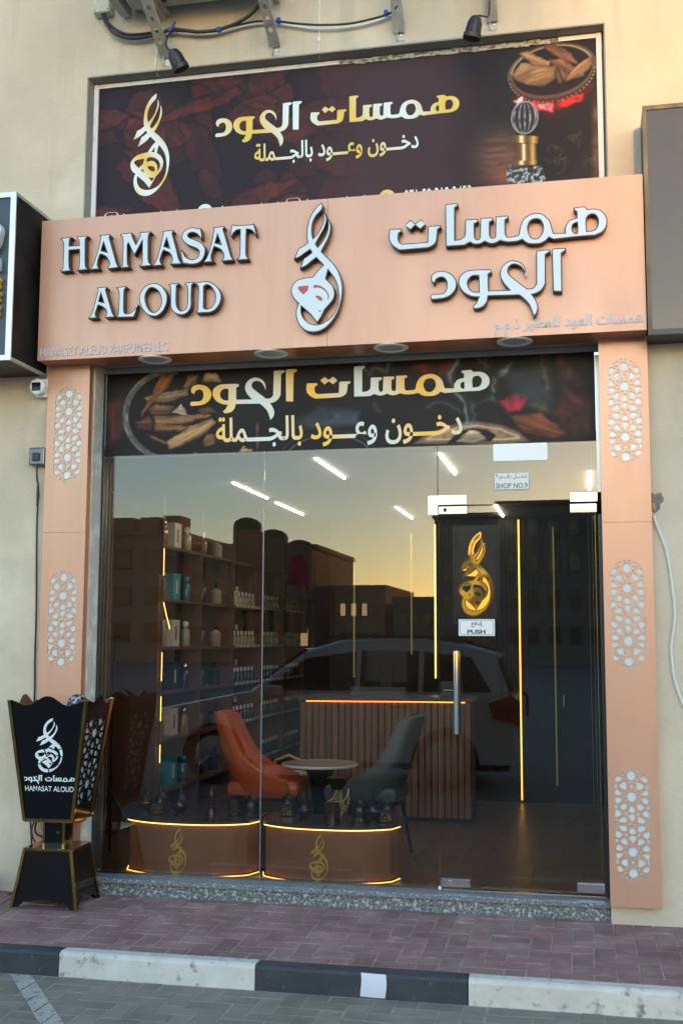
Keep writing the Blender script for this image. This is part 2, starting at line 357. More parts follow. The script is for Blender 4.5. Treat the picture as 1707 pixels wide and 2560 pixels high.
OUTLINES = {
 'logo_sign': ['-723,4019! -716,4004 -718,3984 -728,3969 -752,3945 -772,3909 -779,3868 -777,3833 -772,3811! -751,3832 -731,3864 -715,3901 -712,3935 -710,3971! -699,3951 -693,3923 -695,3896 -710,3856 -734,3817 -756,3775! -745,3758! -723,3782 -703,3814 -690,3848 -686,3885 -687,3923! -673,3905 -668,3873 -671,3839 -686,3796 -706,3760 -722,3729! -696,3701 -662,3665 -631,3622 -611,3577 -599,3525 -599,3481 -607,3428 -623,3375 -653,3323 -693,3282 -734,3262 -771,3259 -811,3269 -849,3304 -868,3352 -870,3386 -865,3409 -855,3431! -881,3458 -898,3493 -899,3520 -888,3547 -865,3569 -834,3579 -773,3584! -749,3613 -713,3648! -753,3693! -784,3671 -814,3649 -850,3635! -840,3660 -827,3697! -804,3709 -781,3727! -790,3743! -822,3723 -849,3705 -886,3693! -873,3720 -858,3759! -832,3769 -805,3786! -811,3829 -808,3877 -797,3924 -776,3967 -748,4003', '-683,3615! -655,3576 -632,3527 -623,3469 -625,3422 -640,3376 -670,3337 -714,3310 -754,3303 -791,3314 -822,3343 -837,3377 -838,3412! -809,3386 -778,3354 -746,3311! -724,3340 -701,3386! -674,3415 -651,3444 -643,3477 -651,3515 -671,3543 -695,3567!'],
 'red1': ['-859,3523! -851,3531 -797,3533! -801,3504! -828,3482! -854,3511'],
 'red2': ['-768,3515! -766,3532 -756,3534 -725,3526 -698,3504 -679,3473 -677,3456 -684,3439! -685,3470 -701,3496 -725,3513 -749,3518'],
 'red3': ['-758,3469! -738,3470 -718,3455 -714,3438! -735,3444'],
 'red4': ['-739,3385! -722,3382! -729,3371!'],
 'logo': ['575,-120! 578,-180 555,-240 490,-310 430,-410 400,-520 395,-620 415,-718! 480,-650 540,-560 590,-430 605,-330 603,-250! 628,-320 630,-380 605,-470 560,-590 500,-710 450,-800! 490,-865! 560,-790 620,-690 655,-580 668,-470 662,-382! 690,-440 700,-520 690,-620 640,-760 590,-860 540,-930! 620,-1000 720,-1110 800,-1230 850,-1370 872,-1500 872,-1620 850,-1790 800,-1940 710,-2080 600,-2190 500,-2250 400,-2268 300,-2245 210,-2180 155,-2070 138,-1960 148,-1860 175,-1785! 120,-1740 80,-1670 65,-1590 80,-1520 130,-1450 200,-1400 300,-1370 418,-1355! 470,-1280 520,-1210 585,-1148! 465,-1022! 400,-1095 310,-1160 210,-1218! 245,-1130 280,-1025! 340,-990 402,-942! 370,-888! 280,-970 200,-1025 115,-1060! 150,-980 190,-880! 260,-850 335,-795! 320,-700 325,-590 345,-450 390,-330 450,-230 520,-160', '650,-1218! 730,-1320 790,-1450 815,-1580 820,-1700 800,-1830 750,-1950 670,-2060 580,-2120 480,-2145 380,-2140 290,-2100 225,-2010 205,-1920 213,-1830! 300,-1910 370,-1975 468,-2105! 520,-2020 560,-1950 605,-1870! 680,-1790 730,-1700 748,-1600 735,-1530 690,-1450 610,-1388! 625,-1300', '565,-1250! 562,-1365! 495,-1355!', '352,-1480! 330,-1590! 240,-1668! 150,-1570 145,-1535 175,-1505 230,-1492', '402,-1560! 405,-1500 430,-1465 500,-1462 580,-1490 650,-1550 685,-1640 670,-1720 630,-1775! 632,-1700 610,-1620 560,-1560 510,-1542 460,-1545', '420,-1658! 460,-1648 520,-1655 570,-1690 580,-1775! 500,-1750 450,-1710', '285,-1718! 338,-1695! 338,-1720 352,-1778!', '445,-1882! 500,-1895 555,-1892! 545,-1940 515,-1970!'],
 'teh': ['-331,3829! -321,3833 -262,3830! -259,3820 -262,3811 -275,3805! -279,3776 -273,3754 -258,3741! -115,3742! -113,3796 -112,3830! -99,3834 -56,3834 -41,3833 -38,3821 -56,3809! -59,3774 -65,3739 -83,3718 -109,3707! -256,3704 -282,3710 -313,3734 -330,3762 -334,3789'],
 'dots': ['-240,3852! -212,3879! -183,3853! -153,3879! -125,3845! -154,3816! -183,3842! -212,3816!'],
 'main': ['-14,3948! -6,3954 52,3954 58,3947 57,3938 41,3928! 40,3743! 67,3745 87,3757 95,3776 97,3851! 105,3856 162,3855 170,3848 168,3837 149,3827! 149,3772 153,3745 164,3737 176,3744 178,3766 181,3856! 190,3858 245,3857 252,3848 251,3839 234,3830! 233,3770 237,3746 248,3740 260,3744 263,3764 265,3861! 327,3862 336,3857 336,3846 319,3837! 319,3769 324,3746 336,3739 384,3744 393,3763 400,3798 419,3836 449,3857 482,3865 515,3859 544,3837 564,3807 574,3767 580,3743! 640,3740! 640,3762 646,3784 667,3810 704,3820! 705,3853! 693,3863 687,3878! 730,3882 752,3880 762,3865! 803,3865 835,3852 859,3824 867,3793 862,3759 841,3730 800,3713! 702,3712 579,3706! 554,3719! 533,3699 504,3688 467,3688 438,3694 409,3717! 380,3709 338,3708 313,3712 290,3720! 267,3709 246,3705 224,3710 205,3722! 182,3710 161,3708 139,3712 123,3723! 101,3712 84,3707 -12,3708!', '484,3830 510,3820 523,3784 518,3750 497,3723 480,3719 459,3728 445,3759 443,3790 456,3820', '706,3792! 706,3740 696,3734 682,3748 681,3768 687,3785', '758,3741! 756,3788 761,3820 782,3834 804,3828 816,3806 817,3780 805,3752 788,3743'],
 'alef': ['568,3643! 576,3655 639,3654 643,3641 621,3626! 620,3409! 571,3414!'],
 'lamain': ['484,3636! 489,3649 553,3652 558,3638 535,3624! 533,3483 530,3457 511,3426 483,3409 460,3404! 480,3370 490,3337 484,3301 463,3276! 459,3297 442,3345 416,3379 389,3404! 221,3409! 213,3375 190,3349 159,3341 140,3344 135,3358 151,3373 167,3406! 128,3412 86,3436 61,3475 57,3503 66,3534 98,3559 140,3565 233,3562! 241,3553 239,3542 223,3535! 224,3441! 335,3438! 305,3476 287,3515 288,3552 306,3583 337,3602 368,3603 404,3585 424,3554 429,3522 427,3506! 419,3533 399,3564 368,3580 342,3573 331,3552 336,3528 367,3496 433,3439! 463,3442 479,3460 482,3481', '168,3528! 169,3437! 141,3441 118,3458 109,3489 116,3512 137,3529'],
 'dal': ['-76,3497! -92,3512 -97,3529 -89,3553 -60,3569 -18,3567 19,3548 43,3514 48,3482 37,3450 8,3422 -29,3410! -90,3408 -100,3420 -98,3434 -87,3440! -34,3441 -13,3458 -8,3485 -10,3507 -23,3527 -42,3532 -65,3522'],
 'H': ['-2336,3924! -2263,3927! -2260,3921 -2273,3911 -2276,3872! -2214,3871! -2217,3901 -2230,3917 -2231,3927! -2158,3927! -2160,3916 -2172,3904 -2171,3836 -2167,3742 -2152,3724! -2152,3715! -2224,3714! -2224,3721 -2211,3732 -2210,3798 -2211,3843! -2275,3843! -2274,3778 -2269,3732 -2258,3721! -2260,3714! -2330,3715! -2329,3722 -2315,3737 -2314,3805 -2314,3867 -2320,3902 -2332,3914'],
 'A1': ['-2083,3925! -2018,3926! -2015,3916 -2020,3906! -1994,3824 -1968,3741 -1953,3724! -1961,3714! -2026,3712! -2029,3720 -2017,3734 -2019,3756 -2035,3782 -2056,3798 -2075,3805! -2087,3769 -2090,3737 -2079,3722! -2081,3714! -2143,3715! -2139,3724 -2124,3737 -2107,3783 -2091,3835 -2076,3910! -2083,3918', '-2056,3873! -2035,3817! -2069,3829!'],
 'M': ['-1952,3923! -1879,3926! -1872,3897 -1850,3853! -1826,3902! -1830,3918 -1826,3924! -1757,3923! -1758,3915 -1771,3900 -1772,3829 -1768,3744 -1751,3724! -1752,3713! -1827,3712! -1827,3721 -1811,3734 -1811,3799 -1812,3864! -1859,3782! -1904,3869! -1902,3797 -1899,3736 -1888,3721! -1890,3711! -1948,3712! -1945,3723 -1934,3734 -1934,3800 -1934,3869 -1939,3900 -1951,3911'],
 'A2': ['-1687,3921! -1620,3922! -1617,3914 -1624,3901! -1599,3816 -1577,3738 -1560,3721! -1567,3711! -1635,3713! -1634,3722 -1623,3732 -1625,3759 -1642,3783 -1677,3801! -1694,3755 -1692,3730 -1682,3718! -1684,3710! -1746,3710! -1743,3720 -1728,3732 -1707,3792 -1682,3903! -1686,3912', '-1659,3870! -1642,3815! -1673,3826!'],
 'S': ['-1450,3922! -1441,3885 -1442,3853! -1450,3854 -1461,3876 -1484,3893 -1507,3897 -1523,3891 -1526,3878 -1511,3866 -1479,3852 -1442,3832 -1421,3803 -1418,3772 -1429,3737 -1453,3712 -1489,3704 -1521,3707 -1544,3712 -1557,3711! -1561,3737 -1569,3769 -1571,3796! -1564,3799 -1555,3786 -1541,3758 -1517,3741 -1495,3735 -1472,3742 -1458,3761 -1459,3784 -1478,3801 -1519,3819 -1547,3839 -1565,3863 -1564,3890 -1548,3914 -1521,3927 -1494,3929 -1466,3921'],
 'A3': ['-1373,3921! -1305,3923! -1303,3913 -1311,3905! -1283,3816 -1262,3743 -1248,3722! -1250,3712! -1318,3711! -1318,3720 -1307,3731 -1309,3755 -1325,3781 -1364,3802! -1379,3756 -1379,3727 -1367,3719! -1368,3711! -1433,3711! -1426,3723 -1411,3740 -1389,3801 -1368,3907! -1373,3912', '-1345,3870! -1325,3815! -1358,3826!'],
 'T': ['-1260,3927! -1249,3930 -1240,3923 -1186,3921 -1137,3921 -1126,3926! -1116,3889 -1109,3855! -1118,3852! -1132,3876 -1150,3889 -1169,3892! -1170,3817 -1169,3741 -1155,3721! -1158,3710! -1228,3710! -1229,3719 -1212,3731 -1209,3797 -1210,3893! -1230,3890 -1250,3872 -1259,3850! -1269,3859! -1266,3891'],
 'A4': ['-2090,3603! -2030,3604! -2027,3594 -2034,3586! -2010,3512 -1985,3438 -1970,3423! -1975,3414! -2035,3414! -2035,3424 -2026,3434 -2029,3457 -2047,3477 -2079,3493! -2093,3449 -2090,3427 -2080,3421! -2083,3414! -2140,3414! -2137,3424 -2122,3440 -2106,3495 -2083,3586! -2090,3596', '-2064,3560! -2046,3509! -2075,3518!'],
 'L': ['-1969,3596! -1905,3600! -1905,3589 -1916,3573 -1916,3506 -1913,3445 -1898,3434 -1869,3439 -1847,3463 -1833,3487! -1838,3446 -1852,3407! -1969,3410! -1964,3420 -1953,3430 -1950,3497 -1950,3553 -1957,3581 -1969,3590'],
 'O': ['-1730,3607 -1684,3587 -1651,3540 -1647,3490 -1666,3441 -1699,3410 -1731,3405 -1771,3420 -1806,3461 -1822,3512 -1815,3556 -1781,3595', '-1738,3578 -1706,3557 -1685,3514 -1687,3470 -1709,3438 -1734,3432 -1760,3452 -1779,3492 -1783,3537 -1763,3572'],
 'U': ['-1641,3596! -1579,3599! -1578,3588 -1590,3581! -1591,3520 -1587,3464 -1567,3433 -1541,3434 -1525,3458 -1523,3516 -1527,3571 -1542,3586 -1539,3597! -1485,3599! -1486,3588 -1496,3580! -1498,3514 -1497,3459 -1510,3427 -1538,3406 -1572,3406 -1603,3421 -1624,3450 -1628,3505 -1629,3572 -1641,3587'],
 'D': ['-1474,3593! -1412,3598 -1373,3586 -1333,3548 -1315,3503 -1326,3455 -1353,3421 -1384,3408! -1468,3409! -1469,3419 -1460,3429 -1458,3501 -1457,3556 -1462,3575 -1473,3583', '-1423,3567! -1403,3575 -1375,3556 -1355,3517 -1355,3473 -1376,3441 -1406,3432 -1422,3441!'],
}
PRINT_TOP = [
 ('chip', [(0.357, 4.859), (0.403, 4.916), (0.472, 4.908), (0.504, 4.891), (0.433, 4.838), (0.37, 4.838)], (168, 128, 84)),
 ('chip', [(0.397, 4.977), (0.448, 4.986), (0.561, 4.919), (0.548, 4.887), (0.472, 4.908)], (176, 134, 88)),
 ('chip', [(0.376, 4.823), (0.497, 4.878), (0.592, 4.882), (0.604, 4.827), (0.534, 4.773), (0.458, 4.788)], (150, 112, 74)),
 ('chip', [(0.513, 5.04), (0.576, 5.026), (0.688, 4.953), (0.718, 4.896), (0.662, 4.902), (0.55, 4.988)], (128, 84, 58)),
 ('chip', [(0.574, 4.918), (0.637, 4.918), (0.717, 4.855), (0.698, 4.837), (0.624, 4.865)], (150, 104, 68)),
 ('chip', [(0.66, 4.794), (0.711, 4.863), (0.8, 4.914), (0.811, 4.872), (0.76, 4.817)], (170, 128, 86)),
 ('chip', [(0.592, 4.855), (0.624, 4.872), (0.673, 4.826), (0.622, 4.778)], (110, 78, 52)),
 ('pt', [(0.579, 4.863)], 0),
 ('pt', [(0.829, 4.837)], 0),
 ('pt', [(0.582, 5.018)], 0),
 ('red', [(0.45, 4.687), (0.589, 4.66), (0.582, 4.611), (0.468, 4.632)], (225, 60, 60)),
 ('pink', [(0.5, 4.66), (0.582, 4.657), (0.575, 4.615), (0.513, 4.626)], (235, 170, 170)),
 ('red', [(0.608, 4.672), (0.758, 4.704), (0.751, 4.664), (0.619, 4.628)], (235, 40, 35)),
 ('pink', [(0.361, 4.696), (0.406, 4.726), (0.418, 4.684), (0.38, 4.674)], (230, 190, 190)),
 ('pt', [(0.417, 4.59)], 0),
 ('pt', [(0.493, 4.583)], 0),
 ('pt', [(0.416, 4.489)], 0),
 ('gold', [(0.346, 4.489), (0.497, 4.468), (0.49, 4.422), (0.345, 4.442)], (150, 112, 84)),
 ('gold', [(0.371, 4.433), (0.48, 4.423), (0.482, 4.31), (0.369, 4.32)], (176, 150, 100)),
 ('gold', [(0.344, 4.331), (0.489, 4.319), (0.482, 4.293), (0.35, 4.304)], (190, 160, 110)),
 ('glass', [(0.318, 4.297), (0.52, 4.28), (0.53, 4.173), (0.298, 4.193)], (120, 135, 140)),
 ('pt', [(0.236, 4.392)], 0),
 ('pt', [(0.571, 4.362)], 0),
 ('pt', [(0.626, 4.291)], 0),
 ('pt', [(0.691, 4.431)], 0),
 ('pt', [(0.812, 4.288)], 0),
]
PRINT_WINDOW = [
 ('chip', [(-1.946, 3.016), (-1.8, 3.049), (-1.655, 3.06), (-1.654, 3.015), (-1.776, 2.981), (-1.916, 2.981)], (150, 122, 90)),
 ('chip', [(-1.832, 3.158), (-1.739, 3.159), (-1.778, 3.076), (-1.847, 3.023), (-1.955, 2.892), (-1.956, 2.926), (-1.882, 3.047)], (150, 92, 52)),
 ('chip', [(-1.879, 2.901), (-1.704, 2.894), (-1.486, 2.897), (-1.497, 2.881), (-1.657, 2.848), (-1.865, 2.822)], (150, 108, 70)),
 ('chip', [(-1.872, 2.844), (-1.61, 2.829), (-1.702, 2.794), (-1.871, 2.799)], (140, 95, 60)),
 ('chip', [(-1.903, 2.947), (-1.857, 2.973), (-1.728, 2.951), (-1.774, 2.908), (-1.891, 2.907)], (120, 84, 56)),
 ('chip', [(-1.995, 2.86), (-1.902, 2.902), (-1.878, 2.856), (-1.882, 2.8), (-1.983, 2.826)], (92, 58, 42)),
 ('chip', [(-1.788, 2.735), (-1.656, 2.814), (-1.497, 2.875), (-1.473, 2.841), (-1.563, 2.756), (-1.723, 2.694), (-1.769, 2.69)], (172, 134, 92)),
 ('chip', [(-1.768, 2.913), (-1.7, 2.967), (-1.646, 2.886)], (190, 170, 140)),
 ('chip', [(-1.69, 3.061), (-1.663, 3.139), (-1.582, 3.152), (-1.604, 3.08), (-1.661, 3.06)], (140, 100, 64)),
 ('chip', [(-1.569, 3.095), (-1.547, 3.15), (-1.478, 3.153), (-1.432, 3.089)], (176, 146, 104)),
 ('chip', [(-1.935, 2.79), (-1.888, 2.778), (-1.782, 2.735), (-1.793, 2.713), (-1.863, 2.743)], (130, 90, 58)),
 ('chip', [(-1.601, 2.924), (-1.521, 2.943), (-1.463, 2.907), (-1.554, 2.888)], (110, 72, 48)),
 ('chip', [(-1.563, 2.728), (-1.529, 2.771), (-1.477, 2.764), (-1.477, 2.709), (-1.539, 2.694)], (140, 100, 66)),
 ('pt', [(-1.75, 2.896)], 0),
 ('pt', [(-1.428, 2.884)], 0),
 ('pt', [(-1.745, 2.628)], 0),
 ('fab', [(-2.2, 2.992), (-1.976, 3.028), (-2.055, 2.885), (-2.075, 2.773), (-2.192, 2.687)], (96, 52, 42)),
 ('pt', [(-1.076, 2.609)], 0),
 ('pt', [(-0.768, 2.599)], 0),
 ('pt', [(-1.078, 2.805)], 0),
 ('chip', [(-1.216, 2.656), (-1.223, 2.788), (-1.213, 2.848), (-1.201, 2.787), (-1.199, 2.656)], (120, 80, 58)),
 ('chip', [(-1.328, 2.654), (-1.295, 2.692), (-1.244, 2.668), (-1.238, 2.652)], (180, 150, 110)),
 ('haze', [(-0.978, 2.823), (-0.813, 2.904), (-0.576, 2.884), (-0.575, 2.787), (-0.867, 2.786)], (80, 100, 115)),
 ('red', [(0.253, 2.904), (0.34, 2.943), (0.427, 2.918), (0.365, 2.847), (0.298, 2.85)], (200, 45, 65)),
 ('fab', [(0.38, 2.873), (0.442, 2.918), (0.582, 2.828), (0.562, 2.808)], (120, 110, 80)),
 ('chip', [(0.298, 2.818), (0.481, 2.832), (0.63, 2.702), (0.559, 2.674), (0.378, 2.711)], (120, 66, 44)),
 ('fab', [(0.605, 2.984), (0.773, 2.873), (0.769, 2.697), (0.63, 2.682), (0.531, 2.789)], (90, 46, 34)),
 ('red', [(0.61, 2.978), (0.674, 2.918), (0.713, 2.875), (0.653, 2.888)], (185, 60, 70)),
 ('fab', [(-0.253, 3.129), (-0.2, 3.169), (-0.01, 3.171), (-0.011, 3.043), (-0.158, 3.028)], (110, 38, 32)),
 ('red', [(-0.253, 3.129), (-0.2, 3.159), (-0.136, 3.145), (-0.189, 3.094)], (170, 50, 40)),
 ('fab', [(0.537, 3.155), (0.618, 3.161), (0.695, 2.99), (0.586, 3.037)], (110, 60, 48)),
 ('haze', [(0.26, 3.084), (0.536, 3.102), (0.563, 2.871), (0.34, 2.89)], (58, 70, 82)),
 ('cream', [(-0.265, 2.669), (-0.159, 2.74), (0.008, 2.787), (0.112, 2.794), (0.256, 2.767), (0.358, 2.722), (0.418, 2.663), (0.275, 2.652)], (160, 130, 96)),
 ('dark', [(-0.065, 2.663), (0.008, 2.734), (0.091, 2.752), (0.174, 2.739), (0.225, 2.706), (0.194, 2.67)], (24, 22, 24)),
 ('chip', [(-0.013, 2.677), (0.07, 2.743), (0.132, 2.73), (0.173, 2.676), (0.07, 2.664)], (190, 165, 130)),
 ('smoke', [(0.011, 3.17), (-0.031, 3.097), (-0.021, 3.033), (0.03, 2.913), (0.061, 2.827), (0.06, 2.764)], (150, 175, 185)),
 ('smoke', [(0.06, 2.764), (0.123, 2.825), (0.093, 2.89)], (90, 110, 120)),
 ('smoke', [(0.126, 3.164), (0.178, 3.098), (0.158, 3.174)], (110, 120, 125)),
 ('smoke', [(0.207, 2.991), (0.26, 3.062), (0.302, 3.124), (0.25, 3.084), (0.213, 3.038)], (150, 160, 165)),
 ('smoke', [(-0.543, 3.175), (-0.511, 3.087), (-0.467, 3.161), (-0.403, 3.114), (-0.394, 3.168)], (120, 130, 135)),
 ('smoke', [(-0.169, 2.889), (-0.137, 2.92), (-0.074, 2.907), (-0.012, 2.862)], (90, 105, 115)),
 ('smoke', [(-0.494, 2.908), (-0.441, 2.852)], (150, 165, 175)),
 ('smoke', [(0.082, 2.901), (0.134, 2.888), (0.165, 2.929)], (70, 84, 92)),
 ('smoke', [(0.497, 3.167), (0.514, 2.977)], (150, 120, 80)),
 ('smoke', [(0.186, 2.949), (0.207, 2.917)], (100, 110, 118)),
]
# ------------------------------------------------------------------ ground: road, kerb, pavement
GZ = .038                                                         # pavement level at the wall, it falls to 0 at the kerb
def pz(y): return GZ*max(0, min(1, (y+1.08)/(.935)))
road = struct(MB().box((-60, -140, -.6), (60, -1.165, -.1182)).build('road', SAND))
pave = struct(MB().add([(-9,-1.08,-.0036),(9,-1.08,-.0036),(9,-.10,GZ-.0030),(-9,-.10,GZ-.0030),(-9,-1.08,-.3),(9,-1.08,-.3),(9,-.10,-.3),(-9,-.10,-.3)],
    [(0,1,2,3),(4,5,1,0),(5,6,2,1),(6,7,3,2),(7,4,0,3),(7,6,5,4)]).build('pavement', SAND))
def brick_mesh(name, lx, ly, m):
    a, b, c = lx/2-.0036, ly/2-.0036, .0028; v = []
    for z, d in ((-.05, 0), (-c, 0), (0, c)):
        v += [(-a+d,-b+d,z),(a-d,-b+d,z),(a-d,b-d,z),(-a+d,b-d,z)]
    f = [(8,9,10,11)]+[(i, (i+1) % 4, (i+1) % 4+4, i+4) for i in range(4)]+[(4+i, 4+(i+1) % 4, 8+(i+1) % 4, 8+i) for i in range(4)]
    me = bpy.data.meshes.new(name); me.from_pydata(v, [], f); me.materials.append(m); return me
def herringbone(x0, x1, y0, y1, a, ox, oy):
    for i in range(int((x0-ox)/a)-3, int((x1-ox)/a)+3):
        for j in range(int((y0-oy)/a)-3, int((y1-oy)/a)+3):
            c = (i-j) % 4
            if c == 0: q = (ox+(i+1)*a, oy+(j+.5)*a, 2*a, a)
            elif c == 3: q = (ox+(i+.5)*a, oy+(j+1)*a, a, 2*a)
            else: continue
            l, r, b, t = max(q[0]-q[2]/2, x0), min(q[0]+q[2]/2, x1), max(q[1]-q[3]/2, y0), min(q[1]+q[3]/2, y1)
            if r-l > .012 and t-b > .012: yield (round((l+r)/2, 4), round((b+t)/2, 4), round(r-l, 4), round(t-b, 4))
def lay(par, m, x0, x1, y0, y1, ox, oy, zf, tilt, vis, word):
    cache = {}; rest = MB(); tops = []
    for x, y, lx, ly in herringbone(x0, x1, y0, y1, .1025, ox, oy):
        z = zf(y)+random.uniform(-.0015, .0015)
        if vis(x, y):
            if (lx, ly) not in cache: cache[(lx, ly)] = brick_mesh(word, lx, ly, m)
            o = ob(word, cache[(lx, ly)], m, par, (x, y, z))
            o.rotation_euler = (tilt+random.gauss(0, .004), random.gauss(0, .004), random.gauss(0, .004))
            tops.append((x, y, lx, ly, z))
        else: rest.box((x-lx/2+.003, y-ly/2+.003, z-.03), (x+lx/2-.003, y+ly/2-.003, z))
    r = rest.build('outer_'+word, m, par); r['kind'] = 'stuff'; return tops
lay(pave, PAVER_RED, -3.9, 3.0, -1.08, -.10, 0, .03, pz, math.atan(GZ/.935), lambda x, y: -3.15 < x < 1.4, 'paver')
rt = lay(road, PAVER_GREY, -3.6, 3.0, -2.6, -1.17, .04, .05, lambda y: -.115, 0, lambda x, y: y > -2.03 and -2.9+(-y-1.1)*.4 < x < 1.25, 'road_paver')
outer = struct(MB().box((-60, -140, -.13), (60, -2.6, -.118)).build('street', M('street_asphalt', (.17, .17, .16), (.22, .22, .2), 3, rough=.9)))
# painted bay line, clipped to the top of every paver it crosses
def clip(P, ax, lim, keep):
    out = []
    for i in range(len(P)):
        a, b = P[i-1], P[i]; ia = (a[ax]-lim)*keep >= 0; ib = (b[ax]-lim)*keep >= 0
        if ia != ib:
            t = (lim-a[ax])/(b[ax]-a[ax]); out.append((a[0]+(b[0]-a[0])*t, a[1]+(b[1]-a[1])*t))
        if ib: out.append(b)
    return out
ln = MB(); quad = [(-2.085, -1.19), (-1.985, -1.175), (-1.50, -1.815), (-1.02, -2.45), (-1.12, -2.47), (-1.59, -1.85)]
for x, y, lx, ly, z in rt:
    P = quad
    for ax, lim, k in ((0, x-lx/2+.006, 1), (0, x+lx/2-.006, -1), (1, y-ly/2+.006, 1), (1, y+ly/2-.006, -1)):
        P = clip(P, ax, lim, k) if P else P
    if len(P) > 2: ln.prism(P, z-.002, z+.0025)
ln.build('bay_line', ROADPAINT, road)
kerb = thing('kerb', 'row of white and black painted kerb stones between pavement and parking bay', 'kerb')
for i in range(-6, 7):
    x = -.845+i*1.0; a, b = x+.003, x+.997
    pr = [(-1.165, -.30), (-1.165, -.02), (-1.158, -.007), (-1.145, 0), (-1.082, 0), (-1.082, -.30)]
    o = MB().prism(pr, a, b, 'yz').build('kerb_stone', KERB_B if i % 2 == 0 else KERB_W, kerb)
    o['label'] = ('black' if i % 2 == 0 else 'white')+' painted kerb stone'
    o.location.z = random.uniform(-.002, .002); o.location.y = random.uniform(-.002, .002)
pm = MB(); pv = []
for i in range(9):
    t = i/8; z = -.004-.106*t; pv += [(-.337+.003*math.sin(t*5), -1.170-.006*math.sin(t*PI), z), (-.275, -1.174-.008*math.sin(t*PI), z-.001), (-.221+.004*math.sin(t*4), -1.170-.004*math.sin(t*PI+.4), z-.002)]
pf = [(i*3+j, i*3+j+1, i*3+j+4, i*3+j+3) for i in range(8) for j in range(2)]
pm.add(pv, pf, True); pm.add([(x, y+.0012, z) for x, y, z in pv], [q[::-1] for q in pf], True)
tag(pm.build('paper_sheet', PAPER), 'small white paper sheet stuck to the front of the black kerb stone', 'paper')
# ------------------------------------------------------------------ facade
fac = thing('shop_building', 'beige rendered shop building wall around the copper shopfront', 'building')
w = MB()
w.box((-9, -.145, -.3), (-2.318, .15, 8)); w.box((.885, -.145, -.3), (9, .15, 8)); w.box((-2.318, -.145, 5.077), (.885, .15, 8))
w.box((-2.318, -.145, -.3), (-2.21, .15, 3.21)); w.box((.812, -.145, -.3), (.885, .15, 3.21))
w.build('rendered_wall', STUCCO, fac)
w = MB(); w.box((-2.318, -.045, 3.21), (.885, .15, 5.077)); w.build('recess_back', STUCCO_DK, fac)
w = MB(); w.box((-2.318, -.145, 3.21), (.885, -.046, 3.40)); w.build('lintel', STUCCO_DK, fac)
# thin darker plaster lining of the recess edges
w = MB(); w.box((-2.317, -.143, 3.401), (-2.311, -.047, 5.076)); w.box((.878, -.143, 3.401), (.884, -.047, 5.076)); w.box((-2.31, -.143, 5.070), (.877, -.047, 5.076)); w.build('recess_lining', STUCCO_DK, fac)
w = MB(); w.box((-2.209, -.143, .12), (-2.203, -.02, 3.209)); w.build('reveal_plaster', M('reveal_plaster', (.42, .40, .36), (.55, .53, .48), 9, 8, .9, lo=.5, hi=.6), fac)
# patch of bare cement where a pipe was taken out
pp = []
for k in range(22):
    a = 2*PI*k/22; r = 1+.22*math.sin(3*a)+.12*math.sin(7*a+1); pp.append((1.092+.042*r*math.cos(a), 2.283+.052*r*math.sin(a)))
MB().prism(pp, -.1475, -.1455, 'xz').build('cement_patch', M('cement_patch', (.25, .22, .19), (.14, .12, .10), 40, rough=.95, bump=.006, bscale=60), fac)
MB().box((1.078, -.152, 2.24), (1.092, -.148, 2.275)).build('pipe_stub', M('orange_pipe', (.55, .25, .03), rough=.5), fac)
# granite step
st = thing('granite_step', 'speckled grey granite doorstep below the glass shopfront', 'step')
for a, b in ((-2.208, -.762), (-.759, .812)):
    MB().box((a, -.125, .108), (b, .075, .138), .004).build('tread_slab', GRANITE, st)
for a, b in ((-2.208, -1.2), (-1.198, -.15), (-.148, .812)):
    MB().box((a, -.105, -.05), (b, -.02, .1075)).build('riser_slab', GRANITE_R, st)
MB().box((-2.2, .012, .1385), (.81, .05, .1405)).build('floor_channel', STEELB, st)
